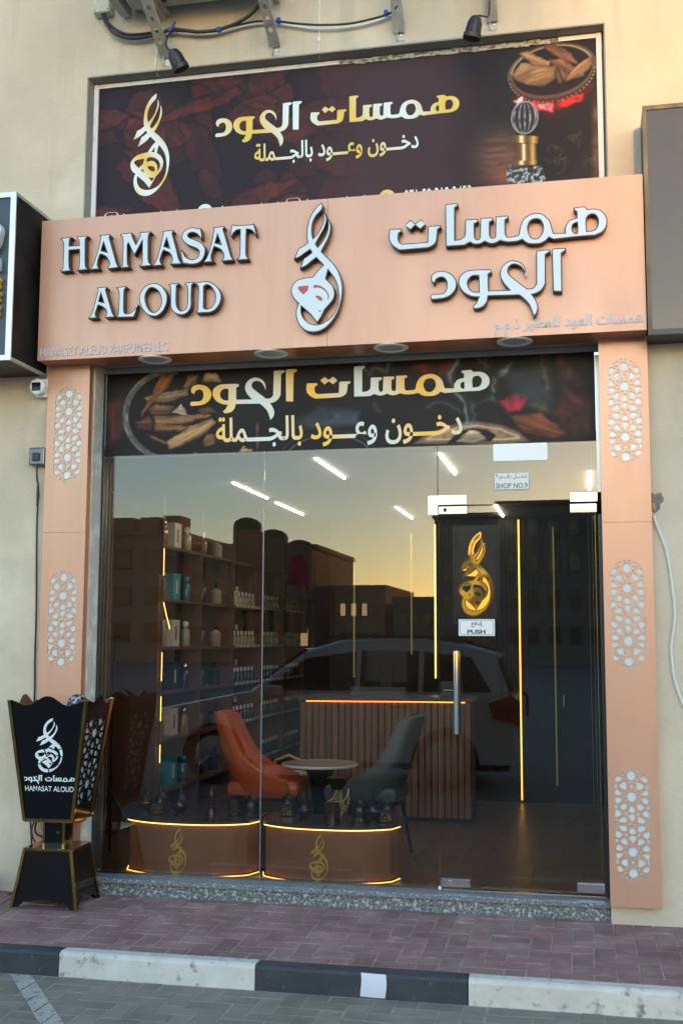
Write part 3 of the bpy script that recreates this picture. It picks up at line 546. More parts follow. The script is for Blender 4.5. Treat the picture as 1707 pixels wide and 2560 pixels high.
# ------------------------------------------------------------------ copper columns
def pattern_polys():
    Q = []; S = .00026; T = .0002656
    def add(pts): Q.append(pts)
    def star(cx, cy, R, r, n, ph=0): return [(cx+(R if k % 2 == 0 else r)*math.sin(PI*k/n+ph), cy+(R if k % 2 == 0 else r)*math.cos(PI*k/n+ph)) for k in range(2*n)]
    axis = [star(0, 222, 100, 84, 12), star(0, 637, 104, 88, 12), [(0,375),(42,430),(0,482),(-42,430)],
            [(0,792),(68,885),(62,938),(0,955),(-62,938),(-68,885)], [(0,1138),(-68,1045),(-62,992),(0,975),(62,992),(68,1045)]]
    half = ["45,72 62,80 70,97 62,114 45,122 28,114 20,97 28,80", "100,132 120,118 165,110 160,132 122,165", "172,165 195,140 228,160 255,198", "128,205 142,198 212,217 150,240 128,232",
        "165,265 270,232 305,265 328,335 270,362 225,330", "98,290 118,276 170,332 100,314", "98,345 160,352 205,375 255,428 200,480 98,505",
        "22,345 45,325 68,335 68,398", "68,462 68,525 28,525", "268,385 300,397 338,377 338,485 300,472 270,480 288,430", "95,548 172,520 140,560 95,577",
        "170,595 250,515 295,482 328,515 338,600 270,612", "120,613 210,632 125,652", "168,682 250,650 338,662 334,722 295,782 240,762", "98,697 118,683 168,747 98,724",
        "100,762 165,770 205,795 248,838 200,892 165,905 105,862", "22,750 62,738 66,808", "270,800 300,812 345,788 345,888 300,875 272,882 290,840",
        "195,965 240,905 292,893 340,935 342,1045 235,1012", "103,1045 145,1020 220,1050 280,1122 200,1148 105,1132", "270,1055 343,1078 340,1105 310,1108"]
    mid = ["237,1170 297,1147 320,1170 297,1193", "65,1120 80,1155 108,1170 80,1185 65,1220 48,1190 22,1170 48,1150"]
    def P(s): return [tuple(map(float, q.split(','))) for q in s.split()]
    six = star(128, 962, 50, 27, 6)
    for A in axis: add(A); add([(x, 2340-y) for x, y in A])
    for h in [P(s) for s in half]+[six]:
        for sx in (1, -1):
            add([(sx*x, y) for x, y in h]); add([(sx*x, 2340-y) for x, y in h])
    for h in [P(s) for s in mid]:
        for sx in (1, -1): add([(sx*x, y) for x, y in h])
    return [[(x*S, (1170-y)*T) for x, y in A] for A in Q]
PAT = pattern_polys()
def column(name, label, x0, x1, z0, centres, seam, inner):
    t = thing(name, label, 'column'); cx = (x0+x1)/2
    for a, b in ((z0, seam-.001), (seam+.001, 3.195)):
        polys = [[(x0, a), (x1, a), (x1, b), (x0, b)]]; n = 0
        for px, c in centres:
            if a < c < b:
                polys += [[(x+px, z+c) for x, z in A] for A in PAT]; n += 1
        me = fill(polys, .003); ob('copper_sheet', me, COPPER, t, (0, -.1995, 0))
    bx = MB(); bx.box((x0, -.1975, z0), (x0+.003, -.146, 3.195)); bx.box((x1-.003, -.1975, z0), (x1, -.146, 3.195)); bx.box((x0+.003, -.1975, z0), (x1-.003, -.146, z0+.003))
    bx.build('copper_return', COPPER_DK, t)
    MB().box((x0+.02, -.1945, z0+.03), (x1-.02, -.190, 3.16)).build('acrylic_backing', ACRYL, t)
    return t
column('copper_column', 'left copper clad column with white pierced star lattice, behind the black stand', -2.49, -2.215, .137, ((-2.349, 2.765), (-2.349, 1.642), (-2.349, .52)), 2.163, 1)
column('copper_column', 'right copper clad column with three white pierced star lattices beside the door', .808, 1.070, .137, ((.943, 2.78), (.933, 1.669), (.93, .564)), 2.167, -1)
# ------------------------------------------------------------------ main sign
sg = thing('shop_sign', 'large copper fascia sign with white raised shop name in Latin and Arabic letters', 'sign')
SX0, SX1, SXM, SZ0, SZ1 = -2.484, 1.061, -.699, 3.188, 4.06
for a, b in ((SX0, SXM-.001), (SXM+.001, SX1)):
    MB().box((a, -.36, SZ0), (b, -.356, SZ1)).build('fascia_panel', COPPER, sg)
bx = MB(); bx.box((SX0, -.3558, SZ0), (SX1, -.146, SZ0+.004)); bx.build('soffit_panel', COPPER_DK, sg)
bx = MB(); bx.box((SX0, -.3558, SZ0+.0042), (SX0+.004, -.146, SZ1)); bx.box((SX1-.004, -.3558, SZ0+.0042), (SX1, -.146, SZ1)); bx.box((SX0+.0042, -.3558, SZ1-.004), (SX1-.0042, -.146, SZ1)); bx.build('side_return', COPPER, sg)
for i, x in enumerate((-1.772, -1.054, -.347, .353)):
    r = MB().lathe([(.100, 0), (.100, -.004), (.092, -.008), (.070, -.005), (.068, 0)], (x, -.262, SZ0-.0005), 32).build('downlight', WHITEPL, sg)
    MB().lathe([(.066, 0), (.066, -.003)], (x, -.262, SZ0-.001), 32).build('downlight_lens', M('frosted_lens', (.42, .42, .40), rough=.3), r)
def channel(name, key, par, depth=.045, rim=.0055):
    P = xf(shape(key), .001, .001, 0, 0)
    o = ob(name, fill(P, depth), BRZ, par, (0, -.36-depth/2-.004, 0))
    Q = [inset(p, rim if i == 0 else -rim) for i, p in enumerate(P)]
    if key == 'dots':
        cs = [((P[0][0][0]+P[0][2][0])/2, (P[0][1][1]+P[0][7][1])/2), ((P[0][2][0]+P[0][4][0])/2, (P[0][3][1]+P[0][5][1])/2)]
        Q = [[(x+.027, z), (x, z+.0235), (x-.027, z), (x, z-.0235)] for x, z in cs]
    f = ob('letter_face', fill(Q, .002), ACRYL, o, (0, -depth/2-.0002, 0)); return o
for k, nm in (('H','H'),('A1','A'),('M','M'),('A2','A'),('S','S'),('A3','A'),('T','T'),('A4','A'),('L','L'),('O','O'),('U','U'),('D','D')):
    o = channel('channel_letter', k, sg); o['label'] = 'raised letter '+nm
for k in ('main', 'teh', 'dots', 'alef', 'lamain', 'dal'): channel('arabic_letter', k, sg)
lg = channel('emblem', 'logo_sign', sg); lg['label'] = 'raised white calligraphic emblem with red marks'
for k in ('red1', 'red2', 'red3', 'red4'):
    ob('red_mark', fill(xf(shape(k), .001, .001, 0, 0), .001), RED, lg, (0, -.0245, 0))
o = ob('small_lettering', text_mesh('HAMASET ALEUD PARFUMES LLC', -2.466, -1.652, 3.208, 3.264, .004, .008), GREYT, sg, (0, -.363, 0))
# the line climbs with the panel edge, so it is level in the world
o = ob('small_lettering', text_mesh('همسات العود للعطور ذ.م.م', .247, 1.045, 3.198, 3.293, .004, .026, True), GREYT, sg, (0, -.363, 0))
# ------------------------------------------------------------------ printed panels
def vnoise(X, Z, f, seed, oct=4, ax=1, az=1):
    r = np.random.RandomState(seed); out = np.zeros_like(X); amp = 1; tot = 0
    for o_ in range(oct):
        g = r.rand(97, 97); x = X*f*ax*2**o_; z = Z*f*az*2**o_; xi = np.floor(x).astype(int); zi = np.floor(z).astype(int)
        fx = x-xi; fz = z-zi; fx = fx*fx*(3-2*fx); fz = fz*fz*(3-2*fz)
        q = g[xi % 97, zi % 97]*(1-fx)*(1-fz)+g[(xi+1) % 97, zi % 97]*fx*(1-fz)+g[xi % 97, (zi+1) % 97]*(1-fx)*fz+g[(xi+1) % 97, (zi+1) % 97]*fx*fz
        out += q*amp; tot += amp; amp *= .5
    return out/tot
def sdf(P, X, Z):
    P = np.array(P); d = np.full(X.shape, 1e9); ins = np.zeros(X.shape, bool)
    for i in range(len(P)):
        a, b = P[i-1], P[i]; e = b-a; L = max((e**2).sum(), 1e-12)
        t = np.clip(((X-a[0])*e[0]+(Z-a[1])*e[1])/L, 0, 1); d = np.minimum(d, (X-a[0]-t*e[0])**2+(Z-a[1]-t*e[1])**2)
        c = (a[1] > Z) != (b[1] > Z)
        with np.errstate(divide='ignore', invalid='ignore'): ins ^= c & (X < (a[0]-b[0])*(Z-b[1])/(a[1]-b[1])+b[0])
    return np.where(ins, -1, 1)*np.sqrt(d)
def seg(P, X, Z):
    d = np.full(X.shape, 1e9); P = np.array(P)
    for i in range(1, len(P)):
        a, b = P[i-1], P[i]; e = b-a; t = np.clip(((X-a[0])*e[0]+(Z-a[1])*e[1])/max((e**2).sum(), 1e-12), 0, 1)
        d = np.minimum(d, (X-a[0]-t*e[0])**2+(Z-a[1]-t*e[1])**2)
    return np.sqrt(d)
class Canvas:
    def __init__(s, x0, x1, z0, z1, px, bg):
        s.b = (x0, x1, z0, z1); s.nx = int((x1-x0)/px); s.nz = int((z1-z0)/px)
        s.X, s.Z = np.meshgrid(np.linspace(x0, x1, s.nx+1), np.linspace(z0, z1, s.nz+1)); s.c = np.zeros(s.X.shape+(3,)); s.c[:] = bg
    def put(s, m, col): s.c = s.c*(1-m[..., None])+np.asarray(col, float)*m[..., None]
    def chip(s, P, col, seed, soft=.004):
        P = np.array(P); c = P.mean(0); u, sv, vt = np.linalg.svd(P-c); e = vt[0]
        col = np.minimum(np.asarray(col, float)*1.18, 235); U = (s.X-c[0])*e[0]+(s.Z-c[1])*e[1]; V = -(s.X-c[0])*e[1]+(s.Z-c[1])*e[0]; w = max(np.ptp((P-c)@np.array([-e[1], e[0]])), .01)
        wob = (vnoise(s.X, s.Z, 30, seed+3, 3)-.5)*.018
        d = sdf(P, s.X, s.Z)+wob; m = np.clip(.5-d/soft, 0, 1)
        g = vnoise(U, V, 9, seed, 5, 1, 9); k = .55+.75*(g-.2)+.35*np.clip(V/w, -.6, .6)*(1 if e[0] > 0 else -1)
        k *= 1-.45*np.exp(-np.clip(-d, 0, 1)/.009)
        s.put(m*1.0, 0*np.asarray(col, float)); s.c += m[..., None]*np.asarray(col, float)*np.clip(k, .12, 1.25)[..., None]
    def ell(s, c, a, b, rot=0):
        x = (s.X-c[0])*math.cos(rot)+(s.Z-c[1])*math.sin(rot); z = -(s.X-c[0])*math.sin(rot)+(s.Z-c[1])*math.cos(rot)
        return np.sqrt((x/a)**2+(z/b)**2), np.arctan2(z/b, x/a), x, z
    def ring(s, c, a, b, w, col, rot=0, a0=-PI, a1=PI, soft=.004, k=1):
        r, th, x, z = s.ell(c, a, b, rot); d = np.abs(r-1)*min(a, b)-w/2; m = np.clip(.5-d/soft, 0, 1)*((th >= a0) & (th <= a1))*k; s.put(m, col)
    def build(s, name, y, par, m):
        x0, x1, z0, z1 = s.b; nx, nz = s.nx, s.nz
        co = np.stack([s.X, np.full(s.X.shape, y), s.Z], -1).reshape(-1, 3)
        i = np.arange(nx*nz); r = i//nx; q = r*(nx+1)+i % nx; F = np.stack([q, q+1, q+nx+2, q+nx+1], -1)
        me = bpy.data.meshes.new(name); me.from_pydata(co.tolist(), [], F.tolist())
        a = me.color_attributes.new('ink', 'FLOAT_COLOR', 'POINT')
        v = np.clip(s.c, 0, 255)/255; v = np.where(v <= .04045, v/12.92, ((v+.055)/1.055)**2.4)
        a.data.foreach_set('color', np.concatenate([v, np.ones(v.shape[:2]+(1,))], -1).astype(np.float32).ravel())
        return ob(name, me, m, par)
PRINTM = print_mat('banner_print', .42)
FOIL = foil_mat('gold_white_ink', .62, 1.0)
FOIL2 = foil_mat('gold_white_ink_small', .7, 2.0)
# upper banner -----------------------------------------------------
ub = thing('printed_banner', 'wide dark brown printed banner in the wall recess above the sign, incense burner at right', 'banner')
cv = Canvas(-2.275, .835, 3.80, 5.035, .0048, (44, 34, 38)); X, Z = cv.X, cv.Z
n1 = vnoise(X+3, Z, 3.2, 1, 5)
right = np.clip((X+.10)/.35, 0, 1)
left = np.clip((-.55-X)/.5, 0, 1)
cv.c[:] = (64, 44, 46); cv.put(left, (40, 30, 33)); cv.put(right, (30, 28, 29))
rng = np.random.RandomState(5)
for i in range(46):
    cx_, cz_ = rng.uniform(-2.4, -.5), rng.uniform(3.8, 5.05); L_, W_, an = rng.uniform(.10, .32), rng.uniform(.04, .13), rng.uniform(-1.3, .9)
    P = []
    for k in range(9):
        a = 2*PI*k/9; rr = rng.uniform(.7, 1.15); P.append((cx_+math.cos(a)*L_*rr*math.cos(an)-math.sin(a)*W_*rr*math.sin(an), cz_+math.cos(a)*L_*rr*math.sin(an)+math.sin(a)*W_*rr*math.cos(an)))
    d = sdf(P, X, Z)+(vnoise(X, Z, 22, i, 3)-.5)*.04
    U = (X-cx_)*math.cos(an)+(Z-cz_)*math.sin(an); V = -(X-cx_)*math.sin(an)+(Z-cz_)*math.cos(an)
    g = vnoise(U, V, 8, 60+i, 4, 1, 5); m = np.clip(.5-d/.02, 0, 1)*left*np.clip(.35+.9*(g-.2), 0, .9)*rng.uniform(.35, 1)
    cv.put(m, (104, 46, 40)); cv.put(np.exp(-(np.abs(d-.008)/.010)**2)*left*.55, (32, 26, 30))
cv.c *= (.93+.14*n1)[..., None]
pts = [q[1][0] for q in PRINT_TOP if q[0] == 'pt']
bc = pts[0]; ba, bb = abs(pts[1][0]-bc[0])*.98, abs(pts[2][1]-bc[1])*1.02; rot = .10
# wood block and warm glow lower middle
wb = np.exp(-(((X-pts[6][0]-.04)/.15)**2+((Z-pts[6][1]+.02)/.16)**2)**1.3); gg = vnoise(X, Z, 9, 31, 5, 1, 6)
cv.put(wb*np.clip(.3+gg, 0, 1)*.95, (120, 82, 62)); cv.put(np.exp(-(((X-pts[6][0]-.08)/.14)**2+((Z-pts[6][1]+.16)/.05)**2))*.6, (165, 88, 66))
# pot body
r, th, ex, ez = cv.ell((bc[0]+.01, bc[1]-.30), ba*.93, .36, 0); cv.put(np.clip((1.02-r)*20, 0, 1)*.9, (24, 20, 20))
r, th, ex, ez = cv.ell(bc, ba, bb, rot)
cv.put(np.clip((1.03-r)*30, 0, 1), (26, 20, 20))
cv.ring(bc, ba, bb, .020, (92, 76, 58), rot); cv.ring((bc[0], bc[1]-.085), ba*.92, bb*.9, .030, (120, 16, 16), rot, -PI+.25, -.25, soft=.02, k=.55); cv.ring((bc[0], bc[1]-.014), ba*1.0, bb*1.02, .012, (58, 46, 38), rot, -PI, -.1); cv.ring((bc[0], bc[1]+.004), ba*.97, bb*.95, .005, (190, 170, 140), rot, .2, 3.0, k=.8)
for i, (nm, P, c) in enumerate(PRINT_TOP):
    if nm == 'chip':
        m_ = np.mean(P, 0); cv.chip([(m_[0]+(p[0]-m_[0])*1.16, m_[1]+(p[1]-m_[1])*1.22+.006) for p in P], c, 100+i)
for k in range(26):
    a = -PI+.12+k*(PI-.24)/25; px = bc[0]+ba*1.01*math.cos(a)*math.cos(rot)-(bb*1.12)*math.sin(a)*math.sin(rot); pz_ = bc[1]-.014+ba*math.cos(a)*math.sin(rot)+bb*1.12*math.sin(a)*math.cos(rot)
    d = np.hypot(X-px, Z-pz_); cv.put(np.clip(.5-(d-.0075)/.004, 0, 1), (86, 72, 54)); cv.put(np.exp(-((X-px+.002)**2+(Z-pz_-.003)**2)/.000012), (205, 186, 150))
for nm, P, c in PRINT_TOP:
    if nm in ('red', 'pink'):
        d = sdf(P, X, Z)+(vnoise(X, Z, 38, 18, 3)-.5)*.03; m = np.clip(.5-d/.016, 0, 1)*np.clip(-.1+vnoise(X, Z, 34, 8, 3)*1.9, 0, 1); cv.put(m, c); cv.put(np.exp(-np.clip(d, 0, 1)/.03)*.25*(d > 0), (120, 16, 16))
# glass stopper with ribs
gc = pts[3]; ga, gb = abs(pts[4][0]-gc[0]), abs(pts[5][1]-gc[1])*.98
r, th, ex, ez = cv.ell(gc, ga, gb); m = np.clip((1-r)*14, 0, 1); rib = .5+.5*np.cos(ex/np.maximum(ga*np.sqrt(np.clip(1-(ez/gb)**2, .05, 1)), .004)*15)
cv.put(m*.9, (38, 38, 40)); cv.put(m*rib**3*.75*np.clip(vnoise(X, Z, 40, 77, 2)*1.6, .3, 1), (206, 210, 210)); cv.ring(gc, ga, gb, .006, (150, 155, 155))
for nm, P, c in PRINT_TOP:
    if nm == 'gold':
        d = sdf(P, X, Z); cxp = np.mean([p[0] for p in P]); wp = np.ptp([p[0] for p in P]); cv.put(np.clip(.5-d/.004, 0, 1), (90, 66, 38)); cv.put(np.clip(.5-d/.004, 0, 1)*np.exp(-((X-cxp+wp*.15)/(wp*.10))**2), (235, 215, 165)); cv.put(np.clip(.5-d/.004, 0, 1)*np.exp(-((X-cxp-wp*.30)/(wp*.12))**2), (190, 150, 84))
    if nm == 'glass':
        d = sdf(P, X, Z)+(vnoise(X, Z, 25, 4, 2)-.5)*.03; g = vnoise(X, Z, 55, 14, 3); g = g*.6+.4*vnoise(X, Z, 120, 19, 2); cv.put(np.clip(.5-d/.01, 0, 1)*.8, (40, 46, 50)); cv.put(np.clip(.5-d/.01, 0, 1)*np.clip((g-.50)*7, 0, .9), (170, 186, 190))
for k, p in enumerate(pts[7:11]):
    for q, rr in enumerate((.045, .03, .022, .014)):
        cv.ring((p[0]+(q % 2)*.03-.02*(k % 2), p[1]+q*.02-.02), rr, rr*(.8+.15*q), .005, (104, 84, 54), .9*q+k, -2.9+q, .3+q, soft=.006, k=.55)
cv.put(np.clip((X-.79)/.03, 0, 1)*np.clip((4.75-Z)/.2, 0, 1)*.8*np.clip(vnoise(X, Z, 12, 9, 4)*1.3, 0, 1), (150, 92, 60))
cv.build('banner_print', -.0505, ub, PRINTM)
fr = MB(); fr.box((-2.306, -.064, 3.41), (-2.276, -.048, 5.062)); fr.build('frame_side', WHITEP, ub)
fr = MB(); fr.box((.836, -.064, 3.41), (.866, -.048, 5.062)); fr.build('frame_side', WHITEP, ub)
MB().box((-2.2755, -.060, 5.036), (-.70, -.048, 5.062)).build('frame_top', WHITEP, ub); MB().box((.62, -.060, 5.036), (.8355, -.048, 5.062)).build('frame_top', WHITEP, ub)
fr = MB()
for i in range(40):
    a = -.698+i*.0328; fr.box((a, -.056-random.random()*.006, 5.034-random.random()*.008), (a+.0325, -.049, 5.052+random.random()*.012))
fr.build('worn_frame_edge', M('flaking_sealant', (.42, .44, .40), (.16, .13, .10), 35, rough=.8, lo=.5, hi=.56), ub)
def word(par, y, tx1, tx2, nm='banner_lettering', mat=None, depth=.0008):
    """the calligraphic shop name: first word mapped by tx1, second by tx2 = (x0, x1, z0, z1)"""
    allm = []
    for keys, src, dst in ((('main', 'teh', 'dots'), (-334, 867, 3688, 3954), tx1), (('alef', 'lamain', 'dal'), (-100, 643, 3276, 3655), tx2)):
        sx = (dst[1]-dst[0])/(src[1]-src[0]); sz = (dst[3]-dst[2])/(src[3]-src[2])
        for k in keys: allm.append(fill(xf(shape(k), sx, sz, dst[0]-src[0]*sx, dst[2]-src[2]*sz), depth))
    return ob(nm, merge(allm, nm), mat or FOIL, par, (0, y, 0))
word(ub, -.0520, (-.881, .033, 4.647, 4.826), (-1.49, -.938, 4.545, 4.826))
LX, LZ = .2565/807, .672/2148
def logo_mesh(x0, z1, wd, ht, depth):
    sx, sz = wd/807, ht/2148
    return fill(xf(shape('logo'), sx, sz, x0-65*sx, z1+120*sz), depth, 'emblem')
ob('banner_emblem', logo_mesh(-2.050, 4.970, .2585, .672, .0008), foil_mat('emblem_ink', .30, 4.2, zdir=.9), ub, (0, -.0520, 0))
ob('banner_lettering', text_mesh('دخـــون وعـــود بالجـــملة', -1.235, -.213, 4.425, 4.575, .0008, .018, True), FOIL2, ub, (0, -.0520, 0))
ob('banner_phone_line', text_mesh('971 50 310 3453', -.30, .10, 4.112, 4.202, .0008, .006), FOIL2, ub, (0, -.0520, 0))
for x, tx in ((-2.09, 'hamasataloud'), (-1.44, 'hamasat.aloud'), (-.90, 'hamasataloud')):
    ob('banner_contact_line', text_mesh(tx, x, x+.36, 4.100, 4.193, .0008, .008), FOIL2, ub, (0, -.0520, 0))
def rr_poly(cx, cz, w_, h_, r, n=5):
    P = []
    for sx, sz, a0 in ((1, 1, 0), (-1, 1, PI/2), (-1, -1, PI), (1, -1, 3*PI/2)):
        for k in range(n): a = a0+PI/2*k/(n-1); P.append((cx+sx*(w_/2-r)+r*math.cos(a), cz+sz*(h_/2-r)+r*math.sin(a)))
    return P
for x in (-2.17, -.985):
    ob('contact_symbol', fill([rr_poly(x, 4.162, .092, .092, .022), rr_poly(x, 4.168, .076, .076, .015), rr_poly(x, 4.168, .04, .04, .0199), rr_poly(x, 4.168, .024, .024, .0119)], .0008), FOIL2, ub, (0, -.0520, 0))
for x in (-1.55, -.405):
    ob('contact_symbol', fill([rr_poly(x, 4.165, .10, .10, .0499), rr_poly(x-.004, 4.165, .02, .05, .009)], .0008), FOIL2, ub, (0, -.0520, 0))
# ------------------------------------------------------------------ glazing
GLASS = glass_mat('shop_glass', .002, (.80, .80, .785))
GEDGE = M('glass_edge', (.05, .09, .08), rough=.2)
SIL = M('pale_edge', (.40, .44, .46), rough=.3, metal=.3)
sf = thing('glass_shopfront', 'frameless glass shopfront panes between the copper columns', 'window')
def pane(par, nm, x0, x1, z0, z1, y0=0.0, y1=.010):
    m = MB().box((x0, y0, z0), (x1, y1, z1)).mesh(nm); m.materials.append(GLASS); m.materials.append(GEDGE)
    for p in m.polygons:
        if abs(p.normal.y) < .5: p.material_index = 1
    o = bpy.data.objects.new(nm, m); return link(o, par)
pane(sf, 'glass_pane', -2.192, -1.1655, .142, 3.172); pane(sf, 'glass_pane', -1.1605, -.1195, .142, 3.172); pane(sf, 'glass_pane', -.1135, .788, 2.304, 3.172)
MB().box((-1.1645, .001, .142), (-1.1615, .009, 3.17)).build('joint_seal', SIL, sf)
MB().box((-.1185, .001, 2.30), (-.1145, .009, 3.17)).build('joint_seal', GEDGE, sf)
MB().box((-2.2025, -.012, .14), (-2.1925, .022, 3.18)).build('side_channel', M('dark_channel', (.05, .06, .075), rough=.35, metal=.5), sf)
MB().box((.789, -.012, 2.36), (.8115, .022, 3.15)).build('side_channel', ALU, sf)
MB().box((.7895, -.008, .14), (.8115, .022, 2.235)).build('side_channel', M('dark_channel2', (.04, .045, .05), rough=.3, metal=.5), sf)
MB().box((-2.192, -.010, 3.173), (.8115, .022, 3.205)).build('head_channel', STUCCO_DK, sf)
# patch fittings
def plate(par, nm, x0, x1, z0, z1, m=CHROME, y0=-.014, y1=-.0005): return MB().box((x0, y0, z0), (x1, y1, z1), .0025).build(nm, m, par)
P_ = [(-.170, 2.247), (-.170, 2.359), (.052, 2.359), (.052, 2.306), (-.1145, 2.306), (-.1145, 2.247)]
MB().prism(P_, -.014, -.0005, 'xz').build('lock_patch', STEELB, sf)
plate(sf, 'hinge_patch', .636, .788, 2.306, 2.360, CHROME)
plate(sf, 'floor_stop', -.122, -.108, .142, .160, WHITEPL, -.02, -.002)
dr = thing('glass_door', 'frameless glass door with steel pull handle and push sticker', 'door', (0, 0, 0))
pane(dr, 'door_glass', -.112, .784, .156, 2.297, .0005, .0105)
lp = plate(dr, 'door_lock_patch', -.110, .056, 2.250, 2.296, STEELB)
MB().lathe([(.011, -.018), (.011, -.0142)], (-.073, 0, 2.276), 14, 'y').box((-.078, -.018, 2.262), (-.068, -.0142, 2.272)).build('keyhole', BLACKM, lp)
plate(dr, 'door_hinge_patch', .634, .784, 2.244, 2.296, CHROME)
lp = plate(dr, 'floor_lock_patch', -.108, .054, .158, .202, STEELB)
MB().lathe([(.013, -.018), (.013, -.0142)], (-.06, 0, .181), 14, 'y').build('keyhole', CHROME, lp)
plate(dr, 'floor_hinge_patch', .636, .784, .160, .210, CHROME)
MB().tube([(-.012, -.060, 1.465), (-.012, -.060, 1.002)], .0145, 14).tube([(-.012, -.060, 1.40), (-.012, 0, 1.40)], .007).tube([(-.012, -.060, 1.07), (-.012, 0, 1.07)], .007).build('pull_handle', CHROME, dr)
MB().tube([(-.012, .070, 1.465), (-.012, .070, 1.002)], .0145, 14).tube([(-.012, .070, 1.40), (-.012, .011, 1.40)], .007).tube([(-.012, .070, 1.07), (-.012, .011, 1.07)], .007).build('pull_handle', CHROME, dr)
# printed film over the top of the glazing
wf = thing('window_film', 'dark photographic film with wood chips and smoke across the top of the shop glass', 'window film')
cv = Canvas(-2.190, .788, 2.655, 3.172, .0048, (24, 21, 20)); X, Z = cv.X, cv.Z
cv.c *= (.8+.6*vnoise(X, Z, 5, 2, 4))[..., None]
wp = [q[1][0] for q in PRINT_WINDOW if q[0] == 'pt']
bc = wp[0]; ba, bb = abs(wp[1][0]-bc[0])*.95, abs(wp[2][1]-bc[1])*1.0
tex = vnoise(X, Z, 26, 3, 4); tex2 = vnoise(X, Z, 7, 6, 4)
for i, (nm, P, c) in enumerate(PRINT_WINDOW):
    if nm in ('fab', 'haze'):
        d = sdf(P, X, Z)+(tex2-.5)*.07; g = np.clip(.25+1.1*(vnoise(X+i, Z, 18, i, 4, 1.6, .8)-.25), 0, 1) if nm == 'fab' else np.clip(tex2*1.1, 0, .8); cv.put(np.clip(.5-d/.05, 0, 1)*g, c)
r, th, ex, ez = cv.ell(bc, ba, bb, -.25); cv.put(np.clip((1-r)*20, 0, 1)*.9, (22, 17, 15))
mt = np.clip(.35+.9*(vnoise(th*.6, r, 5, 44, 4, 2, 3)-.2), 0, 1)
rm = np.clip(.5-(np.abs(r-1.03)*min(ba, bb)-.018)/.005, 0, 1)*((th > 1.7) | (th < -.8))
cv.put(rm, (52, 54, 50)); cv.put(rm*mt**2*.9, (158, 160, 148)); cv.ring(bc, ba*1.10, bb*1.10, .004, (30, 28, 26), -.25, -PI, PI)
cv.ring(wp[4], .26, .14, .0045, (120, 140, 140), 0, .05, 3.1, k=.7); cv.ring(wp[4], .30, .165, .003, (80, 95, 98), 0, .3, 3.0, k=.6)
for i, (nm, P, c) in enumerate(PRINT_WINDOW):
    if nm in ('chip',): cv.chip(P, c, 300+i)
    if nm == 'red': d = sdf(P, X, Z)+(tex-.5)*.05+(tex2-.5)*.05; cv.put(np.clip(.5-d/.03, 0, 1)*np.clip(-.1+tex*1.7, 0, 1)*(1 if c[0] > 190 else .6), c)
    if nm == 'cream':
        d = sdf(P, X, Z); g = vnoise(X, Z, 40, 12, 2); cv.put(np.clip(.5-d/.008, 0, 1), (92, 70, 52)); cv.put(np.clip(.5-(d+.012)/.02, 0, 1)*np.clip(.35+g*.8, 0, 1), c)
        cv.put(np.clip(.5-(np.abs(d+.028)-.004)/.004, 0, 1)*.7, (214, 190, 150))
    if nm == 'dark': d = sdf(P, X, Z); cv.put(np.clip(.5-d/.008, 0, 1), c)
for i, (nm, P, c) in enumerate(PRINT_WINDOW):
    if nm == 'chip' and P[0][0] > -.4 and P[0][1] < 2.75: cv.chip(P, c, 500+i)
for nm, P, c in PRINT_WINDOW:
    if nm == 'smoke':
        tw = vnoise(X, Z, 14, 71, 3); d = seg(P, X+(tex2-.5)*.09, Z+(tw-.5)*.07); k_ = np.clip(tw*1.5-.15, 0, 1); cv.put(np.exp(-(d/.007)**2)*.5*k_, c); cv.put(np.exp(-(d/.022)**2)*.34*k_, c)
cv.build('film_print', -.0010, wf, PRINTM)
FOILF = foil_mat('film_ink', .66, 2.5, gold=(240, 186, 40), pale=(206, 218, 214), zdir=.15)
word(wf, -.0022, (-.906, .191, 2.953, 3.151), (-1.638, -.966, 2.845, 3.151), 'film_lettering', FOILF, .0006)
ob('film_lettering', text_mesh('دخـــون وعـــود بالجـــملة', -1.470, .030, 2.672, 2.872, .0006, .018, True), FOILF, wf, (0, -.0022, 0))
# signs stuck on the glass
def rr(cx, cz, w_, h_, r): return rr_poly(cx, cz, w_, h_, r)
ps = thing('push_sign', 'small white push sticker in Arabic and English on the glass door', 'sign')
ob('plate', fill([rr(.1025, 1.598, .205, .094, .004)], .002), M('sign_white', (.66, .70, .68), rough=.3), ps, (0, -.0012, 0))
INK = M('black_ink', (.012, .012, .014), rough=.4)
ob('border', fill([rr(.1025, 1.598, .191, .081, .012), rr(.1025, 1.598, .187, .077, .011)], .0006), INK, ps, (0, -.0026, 0))
ob('lettering', text_mesh('إدفع', .070, .134, 1.600, 1.634, .0006, .02, True), INK, ps, (0, -.0026, 0))
ob('lettering', text_mesh('PUSH', .049, .152, 1.562, 1.586, .0006, .035), INK, ps, (0, -.0026, 0))
sn = thing('shop_number_plate', 'small white SHOP NO.9 plate high on the glass above the door', 'sign')
ob('plate', fill([rr(.310, 2.4365, .207, .107, .004)], .002), M('plate_white', (.62, .64, .60), rough=.35), sn, (0, -.0012, 0))
ob('border', fill([rr(.310, 2.4365, .203, .103, .003), rr(.310, 2.4365, .196, .096, .003)], .0006), M('plate_rim', (.10, .10, .11), rough=.4), sn, (0, -.0026, 0))
GINK = M('grey_ink', (.11, .11, .12), rough=.4)
ob('lettering', text_mesh('محـــل رقـــم ٩', .221, .396, 2.440, 2.478, .0006, .012, True), GINK, sn, (0, -.0026, 0))
ob('lettering', text_mesh('SHOP NO.9', .220, .400, 2.394, 2.424, .0006, .022), GINK, sn, (0, -.0026, 0))
